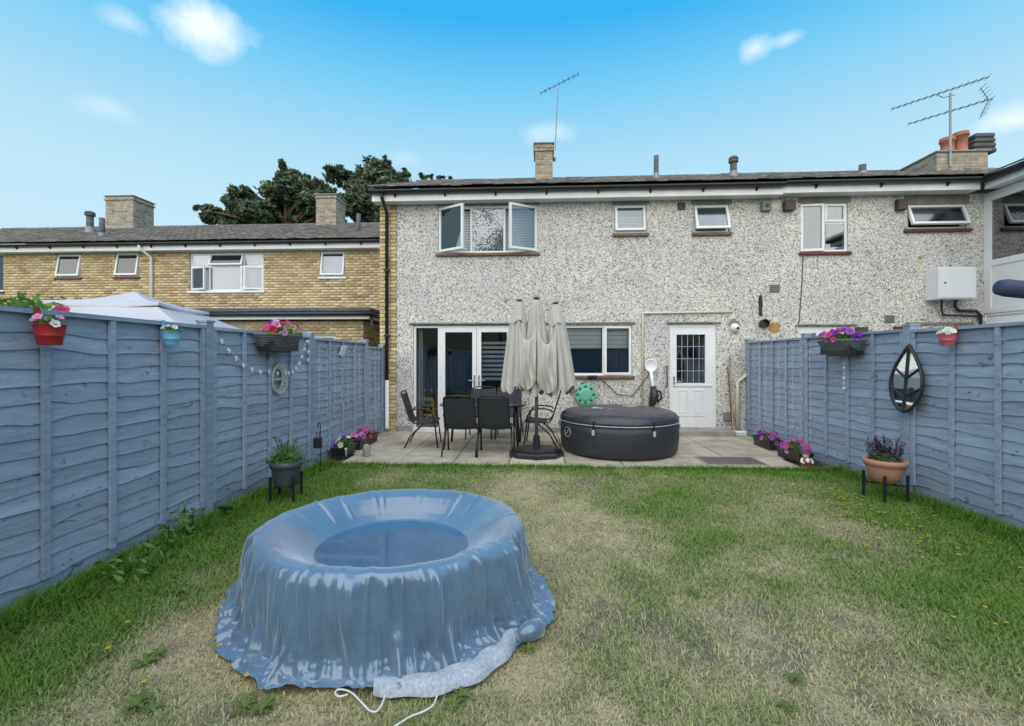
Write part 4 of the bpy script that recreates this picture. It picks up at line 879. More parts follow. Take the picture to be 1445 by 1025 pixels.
def cluster(parent, c, rad, nf, kinds, nl, lsize=.045, fr=.036, face=(0,-1,.6), greens=GREENS, up=.0):
    c = np.array(c); q = RNG.normal(size=(nl,3)); q /= np.linalg.norm(q,axis=1)[:,None]; q[:,2] = np.abs(q[:,2])*.9-.15; p = c+q*np.array(rad)*(.35+.65*RNG.random(nl))[:,None]
    leaf_cloud('foliage', p, q, lsize, pick(greens,nl), M['leaf'], parent, .55)
    fv = Vector(face).normalized()
    for i in range(nf):
        while True:
            d = Vector((random.gauss(0,1),random.gauss(0,1),random.gauss(.4,.8))).normalized()
            if d.dot(fv) > -.1 and d.z > -.35: break
        o = bpy.data.objects.new('flower', flower_mesh(*random.choice(kinds))); COL.objects.link(o); o.parent = parent
        o.location = Vector(c)+Vector((d.x*rad[0],d.y*rad[1],d.z*rad[2]))*random.uniform(.9,1.08); nn = (d+fv*.7+Vector([random.uniform(-.4,.4) for _ in range(3)])).normalized()
        o.rotation_euler = nn.to_track_quat('Z','Y').to_euler(); s = fr*random.uniform(.75,1.15); o.scale = (s,s,s)
# ================================================================== covered paddling pool
def pool():
    t = thing('paddling_pool', 'round paddling pool under a sagging blue tarpaulin cover on the lawn', 'pool', (POOL[0],POOL[1],-.02))
    prof = [(0,.262),(.18,.264),(.30,.270),(.40,.284),(.47,.308),(.53,.345),(.59,.392),(.64,.426),(.69,.450),(.73,.458),(.765,.452),(.785,.436),(.798,.41),(.806,.37),(.815,.32),(.828,.26),(.845,.20),(.865,.14),(.888,.085),(.915,.045),(.945,.022),(.97,.016),(.995,.014),(1.02,.012)]
    pr = np.array(prof); sdist = np.concatenate([[0],np.cumsum(np.hypot(*np.diff(pr,axis=0).T))]); ns = 150; ss = np.linspace(0,sdist[-1],ns); r0 = np.interp(ss,sdist,pr[:,0]); z0 = np.interp(ss,sdist,pr[:,1])
    na = 900; A = np.linspace(0,2*np.pi,na,endpoint=False); rg = np.random.default_rng(4)
    def nz(a, s, seed): return fbm(np.cos(a)*s+7, np.sin(a)*s+7, 1.0, seed)*2-1
    f1 = np.zeros(na)
    for k in range(60):     # individual pleats, each with its own place, width and depth
        c = rg.random()*2*np.pi; w = .008+.05*rg.random()**1.8; d = np.angle(np.exp(1j*(A-c))); f1 += (rg.random()*.9+.35)*np.exp(-np.abs(d/w)**1.5)
    for k in range(11): c = rg.random()*2*np.pi; w = .05+.08*rg.random(); f1 += (.5+.7*rg.random())*np.exp(-(np.angle(np.exp(1j*(A-c)))/w)**2)
    f1 -= f1.mean(); hem = .935+.05*nz(A,3.2,90)+.012*nz(A,9,95)+.05*np.exp(-((np.angle(np.exp(1j*(A-R(-15)))))/.35)**2)
    S, AA = np.meshgrid(np.arange(ns),A,indexing='ij'); rr = r0[:,None]*np.ones(na); zz = z0[:,None]*np.ones(na)
    side = sstep(.765,.81,rr); low = sstep(.30,.02,zz)*(rr > .8); hm = sstep(.93,1.0,rr)
    twist = .05*low*nz(A,4,101)[None]
    drift = (np.roll(f1,9)[None]*low+f1[None]*(1-low))
    rr = rr + .042*side*drift*(.5+.6*low)*(1-.6*hm) + .012*sstep(.6,.8,rr)*nz(A,4,110)[None]*(1-hm)
    rr = rr*(1+(hem[None]-1)*low)
    X0 = np.cos(AA+twist)*rr; Y0 = np.sin(AA+twist)*rr
    zs = zz*.35
    cr = fbm(np.cos(AA)*1.6+11+zs,np.sin(AA)*1.6+5,5.0,120)-.5; cr2 = fbm(np.cos(AA)+3+zs*.8,np.sin(AA)+9,17,130)-.5
    cz = fbm(X0+3,Y0+zz*2+9,9,135)-.5; ridge = np.abs(fbm(X0+31,Y0+zz*1.4+2,6,140)-.5)*2
    rr = rr + side*(1-hm)*(.075*cr+.06*cr2*(.5+.5*low)+.02*cz*low)
    zz = zz + sstep(.88,.96,r0)[:,None]*(.045*np.maximum(0,.30-ridge)*2.2+.03*np.maximum(0,cz))
    inner = (r0 < .74)[:,None]; rad_w = np.zeros(na)
    for k in range(22): c = rg.random()*2*np.pi; w = .010+.02*rg.random(); rad_w += (rg.random()+.3)*np.exp(-(np.angle(np.exp(1j*(A-c)))/w)**2)
    zz = zz + (.0065*rad_w[None]+.004*cr)*sstep(.48,.62,r0)[:,None]*sstep(.84,.72,r0)[:,None]
    zz = zz + .012*nz(A,1.4,150)[None]*sstep(.5,.7,r0)[:,None]*(r0 < .86)[:,None]
    X = np.cos(AA+twist)*rr*1.035; Y = np.sin(AA+twist)*rr*.93
    V = np.stack([X,Y,zz],2).reshape(-1,3); i = (np.arange(ns-1)[:,None]*na+np.arange(na)[None]); j = (np.arange(ns-1)[:,None]*na+(np.arange(na)[None]+1)%na)
    L = np.stack([i,i+na,j+na,j],2).reshape(-1,4)
    o = np_mesh('cover', V, L.ravel(), np.full(len(L),4), M['tarp'], t, True)
    # hem turned inside out at the front right
    hv = []; hf = []; n = 60
    for k in range(n+1):
        a = R(-78)+R(52)*k/n; rb = .90+.008*math.sin(k*.45)+.10*math.sin(math.pi*k/n); wd = .02+.075*math.sin(math.pi*min(1,(k+3)/n*1.0))**.6
        for (q, h) in ((rb-wd,.052+.006*math.sin(k*.5)),(rb-wd*.4,.060+.006*math.sin(k*.4+1)),(rb,.036+.004*math.sin(k*.6)),(rb+.012,.012)): hv.append((math.cos(a)*q,math.sin(a)*q,h))
        if k: 
            for m in range(3): p = (k-1)*4+m; hf.append((p,p+1,p+5,p+4))
    h = MB(); h.smooth = True; h.add(hv,hf); hm_ = h.build('turned_hem', M['tarpback'], t); hm_['label'] = 'pale woven underside of the hem folded outwards'
    rl = MB(); rl.smooth = True; a = R(-27)
    rl.tube([(math.cos(a-.07)*.95,math.sin(a-.07)*.95,.045),(math.cos(a)*.98,math.sin(a)*.98,.05),(math.cos(a+.06)*1.01,math.sin(a+.06)*1.01,.045)],[.03,.05,.045],10); rl.build('rolled_corner', M['tarp'], t)
    def rope(pts):
        P = [Vector(p) for p in pts]; out = []
        for k in range(len(P)-1):
            p0, p1, p2, p3 = P[max(0,k-1)], P[k], P[k+1], P[min(len(P)-1,k+2)]
            for s in range(8):
                u = s/8; out.append(.5*((2*p1)+(p2-p0)*u+(2*p0-5*p1+4*p2-p3)*u*u+(3*p1-p0-3*p2+p3)*u**3))
        b = MB(); b.smooth = True; b.tube(out,.0042,6); b.build('draw_cord', M['cord'], t)
    def gp(px, py): x, y = on_z(px,py,-.005); return (x-POOL[0],y-POOL[1],.018)
    rope([gp(545,973),gp(541,990),gp(533,1004),gp(522,1004),gp(508,990),gp(495,978),gp(480,974),gp(473,978),gp(478,984),gp(492,981)]); rope([gp(618,978),gp(612,995),gp(598,1005),gp(580,1012),gp(562,1023),gp(545,1033)])
    w = MB(); w.add([(POOL[0]+.5*math.cos(2*math.pi*i/64),POOL[1]+.5*math.sin(2*math.pi*i/64),.283) for i in range(64)],[tuple(range(64))]); w = w.build('rainwater_puddle', M['water']); tag(w, 'clear rainwater lying in the dip of the blue pool cover', 'puddle')
pool()
# ================================================================== inflatable hot tub
def hot_tub():
    x, y = on_z(887,653,0); cx, cy = x+.02, y+.92; t = thing('hot_tub', 'round black inflatable hot tub with buckled lid on the patio', 'hot tub', (cx,cy,0)); r = .91
    s = MB(); s.smooth = True; s.lathe([(r-.10,.0),(r-.045,.012),(r-.012,.05),(r,.12),(r+.012,.25),(r+.008,.38),(r-.004,.485)],n=72); s.build('side_wall', M['spaside'], t)
    prof = [(r+.002,.487),(r+.008,.52),(r-.005,.57),(r-.05,.612),(r-.12,.635),(r-.25,.655),(r-.5,.685),(r-.75,.70),(.001,.705)]; n = 120; ld = MB(); ld.smooth = True; vs = []; fs = []
    pr = np.array(prof); q = np.linspace(0,len(prof)-1,40); pr = np.stack([np.interp(q,np.arange(len(prof)),pr[:,0]),np.interp(q,np.arange(len(prof)),pr[:,1])],1)
    for i, (rr, z) in enumerate(pr):
        for j in range(n):
            a = 2*math.pi*j/n; e = math.exp(-((rr-r+.06)/.10)**2); k = .006*e*math.sin(j*2.9+i*.3)+.004*e*math.sin(j*1.7-i*.5); vs.append((rr*math.cos(a),rr*math.sin(a),z+k+.006*math.sin(5*a+rr*6)*min(1,rr)*(rr < r-.1)))
    for i in range(len(pr)-1):
        for j in range(n): fs.append((i*n+j,i*n+(j+1)%n,(i+1)*n+(j+1)%n,(i+1)*n+j))
    ld.add(vs,fs); lid = ld.build('lid', M['spalid'], t)
    MB().tube([((r+.013)*math.cos(2*math.pi*j/72),(r+.013)*math.sin(2*math.pi*j/72),.49) for j in range(72)], .007, 6, closed=True).build('piping', M['piping'], t)
    for a in (-122,-68,-8,172): 
        a = R(a); ca, sa = math.cos(a), math.sin(a); st = MB(); st.xf = Matrix.Rotation(a,4,'Z'); st.box(r+.014,r+.019,-.014,.014,.36,.56); o = st.build('strap', M['black'], t)
        bk = MB(); bk.xf = Matrix.Rotation(a,4,'Z'); bk.bbox(r+.0195,r+.036,-.022,.022,.35,.43,.006); bk.build('buckle', M['piping'], o)
    def emblem(pts_fn, parent, k):
        MB().tube([pts_fn(.085*math.cos(b),.055*math.sin(b)) for b in [2*math.pi*i/28 for i in range(28)]], .0045, 5, closed=True).tube([pts_fn(.06*u,.02*math.sin(u*5)) for u in [i/10-.5 for i in range(11)]], .004, 5).build('emblem', M['print'], parent)
    a0 = R(-155); emblem(lambda u,v: ((r+.014)*math.cos(a0+u/r),(r+.014)*math.sin(a0+u/r),.34+v*1.3), t, 0)
    emblem(lambda u,v: (.16+u*1.3,-.10+v*1.9,.708), lid, 1)
    pm = MB(); random.seed(3)
    for i in range(5):
        for j in range(4):
            if random.random() < .8: pm.box(-.46+.065*i+.02*j,-.46+.065*i+.02*j+.05,-.28+.06*j,-.28+.06*j+.035,.684,.69)
    pm.build('printed_notice', M['print'], lid)
hot_tub()
# ================================================================== dining set
def make_chair(label, loc, rz):
    t = thing('garden_chair', label, 'chair', loc, rz, 'dining chairs round the patio table')       # sits facing +Y
    for s in (-1,1):
        x = .265*s; b = MB(); b.smooth = True
        b.tube([(x,.24,0),(x,.20,.30),(x,.17,.52),(x,.13,.60),(x,.05,.635),(x,-.10,.635),(x*.97,-.20,.615),(x*.90,-.235,.585)], .0125, 8); b.build('arm', M['blackmetal'], t)
        l = MB(); l.smooth = True; l.tube([(x,-.30,0),(x*.98,-.20,.20),(x*.92,.02,.40),(x*.90,.20,.425)], .0125, 8); l.build('leg', M['blackmetal'], t)
        u = MB(); u.smooth = True; u.tube([(x*.90,.22,.42),(x*.90,-.16,.40),(x*.88,-.22,.46),(x*.87,-.33,.80),(x*.84,-.355,.88),(x*.70,-.362,.905)], .012, 8); u.build('side_rail', M['blackmetal'], t)
    tb = MB(); tb.smooth = True; tb.tube([(-.19,-.362,.905),(0,-.366,.912),(.19,-.362,.905)], .012, 8); tb.build('top_rail', M['blackmetal'], t)
    fr_ = MB(); fr_.smooth = True; fr_.tube([(-.24,.22,.42),(.24,.22,.42)], .011, 8); fr_.build('seat_rail', M['blackmetal'], t)
    def sling(name, pts):
        m = MB(); m.smooth = True; n = 9; vs = []; k = len(pts)
        for (y,z) in pts:
            for j in range(n): u = -1+2*j/(n-1); vs.append((.222*u,y+.0*u,z-.014*(1-u*u)))
        vs += [(x,y-.004,z-.005) for x,y,z in vs]; fs = []; o = n*k
        for i in range(k-1):
            for j in range(n-1): p = i*n+j; fs += [(p,p+1,p+n+1,p+n),(o+p,o+p+n,o+p+n+1,o+p+1)]
        m.add(vs,fs); m.build(name, M['sling'], t)
    sling('seat', [(.23,.428),(.15,.424),(0,.412),(-.12,.402)]); sling('backrest', [(-.165,.41),(-.205,.45),(-.24,.55),(-.28,.68),(-.325,.80),(-.352,.885)])
    return t
def make_back_chair(label, loc, rz): return None
gx, gy = on_z(648,646,0); hx, hy = on_z(697,646,0)
ch0 = make_chair('black sling chair with its back to the lawn, beside the end chair', (gx,gy+.31,0), 0)
dup(ch0, (hx,hy+.31,0), R(-2), 'black sling garden chair with its back to the lawn, beside the parasol')
TY = gy+.31+.62
dup(ch0, (on_y(680,560,TY+.80)[0],TY+.80,0), R(180), 'black sling garden chair facing the lawn from behind the table, beside the french door handles')
dup(ch0, (on_y(716,560,TY+.80)[0],TY+.80,0), R(177), 'black sling garden chair facing the lawn from behind the table, partly behind the parasol')
dup(ch0, (on_y(600,560,TY)[0],TY,0), R(-84), 'black sling garden chair side-on at the end of the table beside the yellow stool')
dup(ch0, (on_y(761,560,TY+.15)[0],TY+.15,0), R(86), 'black sling garden chair side-on at the end of the table behind the parasol pole')
tx = on_y(682,578,TY)[0]
tb = thing('garden_table', 'dark rounded garden dining table ringed by sling chairs', 'table', (tx,TY,0))
tt = MB(); tt.smooth = False; pl = []
for i in range(48):
    a = 2*math.pi*i/48; c_, s_ = math.cos(a), math.sin(a); pl.append((.70*math.copysign(abs(c_)**.55,c_), .43*math.copysign(abs(s_)**.55,s_)))
tt.xf = Matrix(((1,0,0,0),(0,0,1,0),(0,1,0,0),(0,0,0,1))); tt.prism(pl, .690, .712); tt.build('tabletop', mat('smoked_glass_top', (.025,.027,.03), (.02,.02,.024), 3, .12), tb)
MB().tube([(p[0]*1.0,p[1]*1.0,.70) for p in pl], .014, 8, closed=True).build('rim', M['blackmetal'], tb)
for sx in (-1,1):
    for sy in (-1,1): l = MB(); l.smooth = True; l.tube([(.54*sx,.31*sy,.69),(.57*sx,.33*sy,.3),(.60*sx,.36*sy,0)], .019, 10); l.build('leg', M['blackmetal'], tb)
# ================================================================== closed parasol
def parasol():
    x, y = on_z(757,643,0); t = thing('parasol', 'closed stone grey triple headed parasol on octagonal black base', 'parasol', (x,y,0))
    pb = MB()
    for z0, z1, r0, r1 in ((0,.075,.41,.40),(.076,.125,.37,.30)): pb.lathe([(r0,z0),(r0,z1-.02),(r1,z1)],n=8,sx=1.0,sy=.80)
    pb.build('base', M['black'], t)
    so = MB(); so.lathe([(.055,.126),(.05,.30),(.036,.31)],n=14); so.build('socket', M['black'], t)
    po = MB(); po.smooth = True; po.lathe([(.026,.12),(.026,2.28)],n=14); po.build('pole', M['greymetal'], t)
    c = MB(); c.smooth = True; n = 140
    def lobe(cx, top, bot, rt, rb, ph, lean, pl):
        vs = []; fs = []; k = 46
        for i in range(k):
            u = i/(k-1); z = top+(bot-top)*u; R0 = rt+(rb-rt)*(u**.62)
            for j in range(n):
                a = 2*math.pi*j/n; p = abs(math.sin(pl*a/2+ph+.5*math.sin(3*u+ph)))**.7; f = 1-(.10+.30*min(1,u*1.4))*(1-p)+.05*math.sin(2*a+ph+u*3)
                hem = .05*math.sin(pl*a+ph)*(u**6)+.04*math.cos(a*2+ph)*u**5
                vs.append((cx+lean*u+R0*f*math.cos(a)*1.05,.85*R0*f*math.sin(a),z+hem))
        for i in range(k-1):
            for j in range(n): fs.append((i*n+j,(i+1)*n+j,(i+1)*n+(j+1)%n,i*n+(j+1)%n))
        c.add(vs,fs)
    lobe(0,2.345,.98,.045,.235,.3,.0,9); lobe(-.255,2.315,1.02,.04,.225,1.1,-.06,8); lobe(.285,2.27,.97,.04,.235,2.0,.09,8)
    # swags of cloth sagging between the ribs
    for (xa, xb, za, zb, sag) in ((-.26,0,1.98,2.0,.26),(0,.29,2.0,1.93,.30)):
        vs = []; fs = []; w = 40; hN = 26
        for i in range(hN):
            for j in range(w):
                u = j/(w-1); v = i/(hN-1); z = (za*(1-u)+zb*u)-sag*4*u*(1-u)*(1-v*.5)-v*.86; vs.append((xa+(xb-xa)*u+.03*v*(xa+xb), -.10-.11*v**.5-.05*math.sin(math.pi*u)*(1-v)+.028*math.sin(9*u+4*v)*(v+.2)+.018*math.sin(25*u+3*math.sin(4*v))*(.25+v), z))
        for i in range(hN-1):
            for j in range(w-1): p = i*w+j; fs.append((p,p+w,p+w+1,p+1))
        c.add(vs,fs)
    c.build('canopy', M['canvas'], t)
    for cx, top in ((-.255,2.315),(.285,2.27)):
        v = MB(); v.smooth = True; vs = []; fs = []
        for i, (rr, z) in enumerate(((.046,.012),(.075,-.10),(.12,-.26),(.135,-.31))):
            for j in range(48): a = 2*math.pi*j/48; k = 1-.22*(1-abs(math.sin(4*a)))*(i/3); vs.append((cx+(-.02 if cx < 0 else .02)*i/3+rr*k*math.cos(a),rr*k*.9*math.sin(a),top+z+.03*math.sin(4*a+1)*(i == 3)))
        for i in range(3):
            for j in range(48): fs.append((i*48+j,(i+1)*48+j,(i+1)*48+(j+1)%48,i*48+(j+1)%48))
        v.add(vs,fs); v.build('vent_flap', M['canvas'], t)
    for cx, top in ((0,2.345),(-.255,2.315),(.285,2.27)): f = MB(); f.lathe([(.046,-.005),(.048,.02),(.03,.032),(.001,.036)],(cx,0,top),14); f.build('finial', M['black'], t)
parasol()
# ================================================================== gazebo beyond the left fence
gz = thing('gazebo', 'pale grey two tier gazebo canopy rising behind the fence', 'gazebo', (-7.0,7.65,0), R(12))
def pyramid(name, h0, z0, h1, z1, m, drop):
    b = MB(); n = 10; vs = []; fs = []
    for s in range(4):
        a, c_ = [(-1,-1),(1,-1),(1,1),(-1,1)][s], [(1,-1),(1,1),(-1,1),(-1,-1)][s]; o = len(vs)
        for i in range(7):
            u = i/6; h = h0+(h1-h0)*u
            for j in range(n+1):
                v = j/n; vs.append(((a[0]*(1-v)+c_[0]*v)*h,(a[1]*(1-v)+c_[1]*v)*h,z0+(z1-z0)*u-.05*math.sin(math.pi*u)-.05*math.sin(math.pi*v)*u))
        for i in range(6):
            for j in range(n): p = o+i*(n+1)+j; fs.append((p,p+n+1,p+n+2,p+1))
        for j in range(n+1): v = j/n; x_, y_, z_ = vs[o+6*(n+1)+j]; vs.append((x_*1.002,y_*1.002,z_-drop))
        for j in range(n): p = o+6*(n+1)+j; q = o+7*(n+1)+j; fs.append((p,q,q+1,p+1))
    b.smooth = True; b.add(vs,fs); return b.build(name, m, gz)
pyramid('canopy_roof', .62, 2.40, 1.62, 1.92, M['gazebo'], .18); pyramid('vent_cap', .02, 2.62, .82, 2.36, M['gazebo'], .05); 
for sx in (-1,1):
    for sy in (-1,1): MB().box(1.5*sx-.02,1.5*sx+.02,1.5*sy-.02,1.5*sy+.02,-.05,1.95).build('pole', M['greymetal'], gz)
# climbing leaves showing over the left fence
cl = thing('climbing_plant', 'green climbing leaves peeping over the fence near the red bucket', 'plant', (0,0,0))
for px, py, n in ((20,430,60),(48,437,40),(60,431,30)):
    y, z = on_x(px,py,XL-.12); q = RNG.normal(size=(n,3))*np.array([.04,.07,.03]); leaf_cloud('leaves', q+np.array([XL-.12,y,z]), q+np.array([0,0,.5]), .05, pick([(.10,.22,.04),(.15,.30,.06)],n), M['leaf'], cl, .6)
st = MB(); y, z = on_x(40,440,XL-.12); st.tube([(XL-.12,y,0),(XL-.13,y+.05,z*.6),(XL-.12,y,z)],.008,6); st.build('stem', M['bark'], cl)
# ================================================================== things on the fences
def bucket(name, label, X, sgn, px, py, r, h, m, kinds, nf, top=1.76):
    y, z = on_x(px,py,X+sgn*(.05+r)); t = thing(name, label, 'bucket', (X+sgn*(.055+r),y,z-h)); b = MB(); b.smooth = True
    b.lathe([(r*.72,0),(r*.74,.004),(r*.82,h*.4),(r*.845,h*.41),(r*.86,h*.46),(r*.85,h*.48),(r*.98,h*.97),(r*1.03,h),(r*.97,h),(r*.92,h*.85)],n=28); b.build('pail', m, t)
    zz = top+.016-(z-h); xi = -sgn*(r+.0)
    MB().add([(xi,-.018,h*.75),(xi,.018,h*.75),(xi,.018,zz),(xi,-.018,zz),(xi-sgn*.10,-.018,zz),(xi-sgn*.10,.018,zz),(xi-sgn*.10,.018,zz-.06),(xi-sgn*.10,-.018,zz-.06)],[(0,1,2,3),(3,2,5,4),(4,5,6,7)]).build('hook', m, t)
    MB().lathe([(r*.9,h*.80),(r*.9,h*.86)],n=20).build('compost', M['soil'], t)
    cluster(t,(0,0,h*.98),(r*.95,r*1.1,r*.75),nf,kinds,60,.035,.024,(sgn,-.8,.6)); return t
bucket('hanging_bucket','red metal bucket hooked over the fence with pale leafy plant',XL,1,69,458,.078,.125,M['redpaint'],[WHITE,PALE],4)
bucket('hanging_bucket','light blue metal bucket hooked over the fence with small white flowers',XL,1,241,468,.068,.11,M['bluepaint'],[WHITE],4)
bucket('hanging_bucket','coral pink bucket of white flowers hooked over the fence beside leaf mirror',XR,-1,1338,471,.072,.115,M['pinkpaint'],[WHITE],9)
pk = thing('pinwheel_flower','single bright pink flower showing above fence behind red bucket','flower',(0,0,0)); y,z = on_x(86,441,XL-.08); o = bpy.data.objects.new('flower',flower_mesh(*HOT)); COL.objects.link(o); o.parent = pk; o.location = (XL-.08,y,z+.01); o.rotation_euler = (R(60),0,R(40)); o.scale = (.05,.05,.05)
MB().tube([(XL-.08,y,1.2),(XL-.08,y,z)],.004,6).build('stem', M['moss'], pk)
def basket(label, X, sgn, y0, y1, ztop, kinds, nf):
    L = (y1-y0); t = thing('wicker_basket', label, 'basket', (X+sgn*.055,(y0+y1)/2,ztop-.2)); h = .19; nr = 9; b = MB()
    for i in range(nr):
        u = i/(nr-1); hl = L/2*(.66+.34*u); w = .12+.11*u; z = h*u; P = []
        for k in range(25): a = math.pi*k/24; P.append((sgn*(w*abs(math.sin(a))**.6), -hl*math.copysign(abs(math.cos(a))**.5,math.cos(a)), z))
        b.tube(P+[(0,-hl*.0,z)] if False else P, .0125, 6)
    b.build('weave', M['wicker'], t); st = MB()
    for k in range(1,24):
        a = math.pi*k/24; P = []
        for i in range(nr): u = i/(nr-1); hl = L/2*(.66+.34*u); w = .12+.11*u; P.append((sgn*(w*abs(math.sin(a))**.6+(.010 if (i+k) % 2 else -.012)), -hl*math.copysign(abs(math.cos(a))**.5,math.cos(a)), h*u))
        st.tube(P,.007,5)
    st.build('stakes', M['wicker'], t); ln = MB()
    ln.box(min(0,sgn*.16),max(0,sgn*.16),-L/2*.8,L/2*.8,.01,h-.03); ln.build('liner', M['black'], t)
    cluster(t,(sgn*.12,0,h+.03),(.14,L/2*.98,.13),nf,kinds,160,.05,.048,(sgn,-1,.7)); return t
ya = on_x(366,480,XL+.12)[0]; yb = on_x(415,480,XL+.12)[0]; bL = basket('grey wicker basket of red and pink petunias on the garland fence',XL,1,ya,yb,1.735,[RED,PINK,PALE,PURPLE,HOT],16)
ya = on_x(1216,480,XR-.12)[0]; yb = on_x(1163,480,XR-.12)[0]; bR = basket('grey wicker basket of purple and pink petunias on the mirror fence',XR,-1,ya,yb,1.70,[PURPLE,MAUVE,HOT,PINK,HOT],18)
ch_ = thing('crystal_hanger','thin string of clear drops hanging below the wicker basket','ornament',(XR-.09,(ya+yb)/2,1.48)); MB().tube([(0,0,0),(0,.004,-.42)],.0025,5).build('string', M['cord'], ch_)
for k in range(6): MB().ball((0,.004,-.08-.065*k),.011+.006*(k % 2),8,5,1.3).build('drop', M['bulb'], ch_)
# bird garland
bg_ = thing('bird_garland','white string garland of little bird shapes draped along the fence','garland',(0,0,0)); BP = [(115,205),(165,272),(220,330),(272,382),(335,412),(395,430),(458,428),(520,440),(575,432),(600,440),(630,432),(655,405),(678,370),(697,320),(715,265),(738,210),(745,285),(742,345)]
pts = []; bird = [(-.9,.1),(-.45,.28),(-.1,.9),(.12,.95),(.1,.35),(.6,.25),(1,.42),(.8,.05),(.45,-.2),(.2,-.28),(.18,-.8),(.02,-.8),(-.02,-.3),(-.4,-.15)]
for bx, by in BP:
    y, z = on_x(290+bx*.195,440+by*.195,XL+.055); pts.append((XL+.05,y,z)); m = MB(); m.xf = Matrix.Translation((XL+.058,y,z-.015)) @ Matrix.Rotation(R(90),4,'Z') @ Matrix.Rotation(random.uniform(-.4,.4),4,'Y'); m.prism([(a*.034,c*.030) for a,c in bird],-.005,.005); m.build('bird', M['white'], bg_)
MB().tube([(p[0],p[1],p[2]+.012) for p in pts[:16]],.002,5).build('string', M['cord'], bg_)
# round moon plaque
y, z = on_x(395,535,XL+.05); mp_ = thing('moon_plaque','round pale pink moon plaque hanging below the flower basket','plaque',(XL+.052,y,z)); rr = .155
MB().tube([(0,rr*math.cos(2*math.pi*i/40),rr*1.12*math.sin(2*math.pi*i/40)) for i in range(40)],.013,8,closed=True).build('rim', M['pinkframe'], mp_)
po = [(rr*.95*math.cos(a),rr*1.05*math.sin(a)) for a in [R(60)+R(240)*i/20 for i in range(21)]]+[(rr*.55*math.cos(a)+.05,rr*.75*math.sin(a)) for a in [R(285)-R(210)*i/16 for i in range(17)]]
m = MB(); m.xf = Matrix.Rotation(R(90),4,'Z'); m.prism([(-a,c) for a,c in po],-.010,.004); m.build('crescent', mat('mosaic_shell', (.62,.52,.50), (.12,.24,.22), 34, .5), mp_)
MB().box(-.004,.006,-.13,.13,-.012,.012).build('bar', M['pinkframe'], mp_); MB().tube([(0,0,rr*1.1),(0,.01,rr*1.1+.08)],.002,5).build('string', M['cord'], mp_)
# fairy light curtains
def curtain_lights(label, X, sgn, y0, y1, top, n, low):
    t = thing('fairy_lights', label, 'string lights', (0,0,0)); w = MB(); b = MB()
    for i in range(n):
        y = y0+(y1-y0)*i/(n-1); P = []; zl = low+random.uniform(-.1,.35)
        for k in range(14): z = top-.03-(top-zl)*k/13; P.append((X+sgn*(.05+.008*random.random()),y+random.uniform(-.02,.02),z)); b.ball((P[-1][0]+sgn*.004,P[-1][1],z),.0065,6,4,1.6) if k else None
        w.tube(P,.0016,4)
    w.tube([(X+sgn*.055,y0+(y1-y0)*i/20,top-.02-.02*math.sin(i*1.3)**2) for i in range(21)],.0025,5); w.build('wire', M['cord'], t); tag(b.build('bulbs', M['bulb'], t), None, kind='stuff')
curtain_lights('net of clear fairy lights hung on the garland fence near the house',XL,1,6.25,8.9,1.68,12,.55)
curtain_lights('net of clear fairy lights hung on the mirror fence near the house',XR,-1,6.95,8.9,1.70,10,.35)
y, z = on_x(483,495,XL+.05); ws = thing('hanging_sign','small white tilted square card among the fairy lights','sign',(XL+.06,y,z)); m = MB(); m.xf = Matrix.Rotation(R(20),4,'Y'); m.bbox(-.008,.012,-.085,.085,-.075,.075,.004); m.build('panel', M['white'], ws); MB().box(-.02,-.009,-.01,.01,-.10,.03).build('bracket', M['white'], ws)
# leaf mirror
def leaf_mirror():
    ya, yb = on_x(1305,530,XR-.06)[0], on_x(1260,530,XR-.06)[0]; zt = on_x(1281,487,XR-.06)[1]; zb = on_x(1281,581,XR-.06)[1]; yc, w, h = (ya+yb)/2, (yb-ya)/2, zt-zb
    t = thing('leaf_mirror','leaf shaped mirror with black veined frame on the blue fence','mirror',(XR-.062,yc,zb)); prof = []
    def half(u): return w*(math.sin(math.pi*min(1,u**.80))**.72 if u < .42 else math.sin(math.pi*(u**.80))**.95) if 0 < u < 1 else 0
    N_ = 30; right = [(half(i/N_),h*i/N_) for i in range(N_+1)]; out = right+[(-a,c) for a,c in right[-2:0:-1]]
    MB().tube([(0,a,c) for a,c in out],.017,8,closed=True).build('frame', M['black'], t)
    t.rotation_euler = (0,R(5),0); t.location.x -= .05; m = MB(); m.add([(.0,a,c) for a,c in out],[tuple(range(len(out)))[::-1]]); m.add([(.012,a,c) for a,c in out],[tuple(range(len(out)))]); m.build('mirror_glass', M['mirror'], t)
    MB().tube([(-.008,0,.005),(-.008,0,h-.01)],.011,6).build('vein', M['black'], t)
    for zc in (.22,.50): 
        for s in (-1,1): e = half(min(.97,zc+.15)); MB().tube([(-.008,0,h*zc),(-.008,s*e*.98,h*(zc+.15))],.009,6).build('vein', M['black'], t)
leaf_mirror()
# ================================================================== pots on stands, lantern, solar spike
def stand_pot(name, label, px, py, r, h, zb, potm, prof):
    x, y = on_z(px,py,-.03); t = thing(name, label, 'plant pot', (x,y,-.03)); b = MB(); b.smooth = True
    b.lathe([(p*r,zb+q*h) for p,q in prof],n=36); b.build('pot', potm, t); MB().lathe([(r*.86,zb+h*.88),(r*.86,zb+h*.93)],n=24).build('compost', M['soil'], t)
    for k in range(4): a = R(45+90*k+8); c_, s_ = math.cos(a)*r*.98, math.sin(a)*r*.98; MB().box(c_-.010,c_+.010,s_-.010,s_+.010,0,zb+h*.42).build('stand_leg', M['black'], t)
    for k in range(2): a = R(45+90*k+8); e = Vector((math.cos(a),math.sin(a),0))*r*.98; MB().tube([-e+Vector((0,0,zb-.012)),e+Vector((0,0,zb-.012))],.009,6).build('stand_bar', M['black'], t)
    return t, (0,0,zb+h)
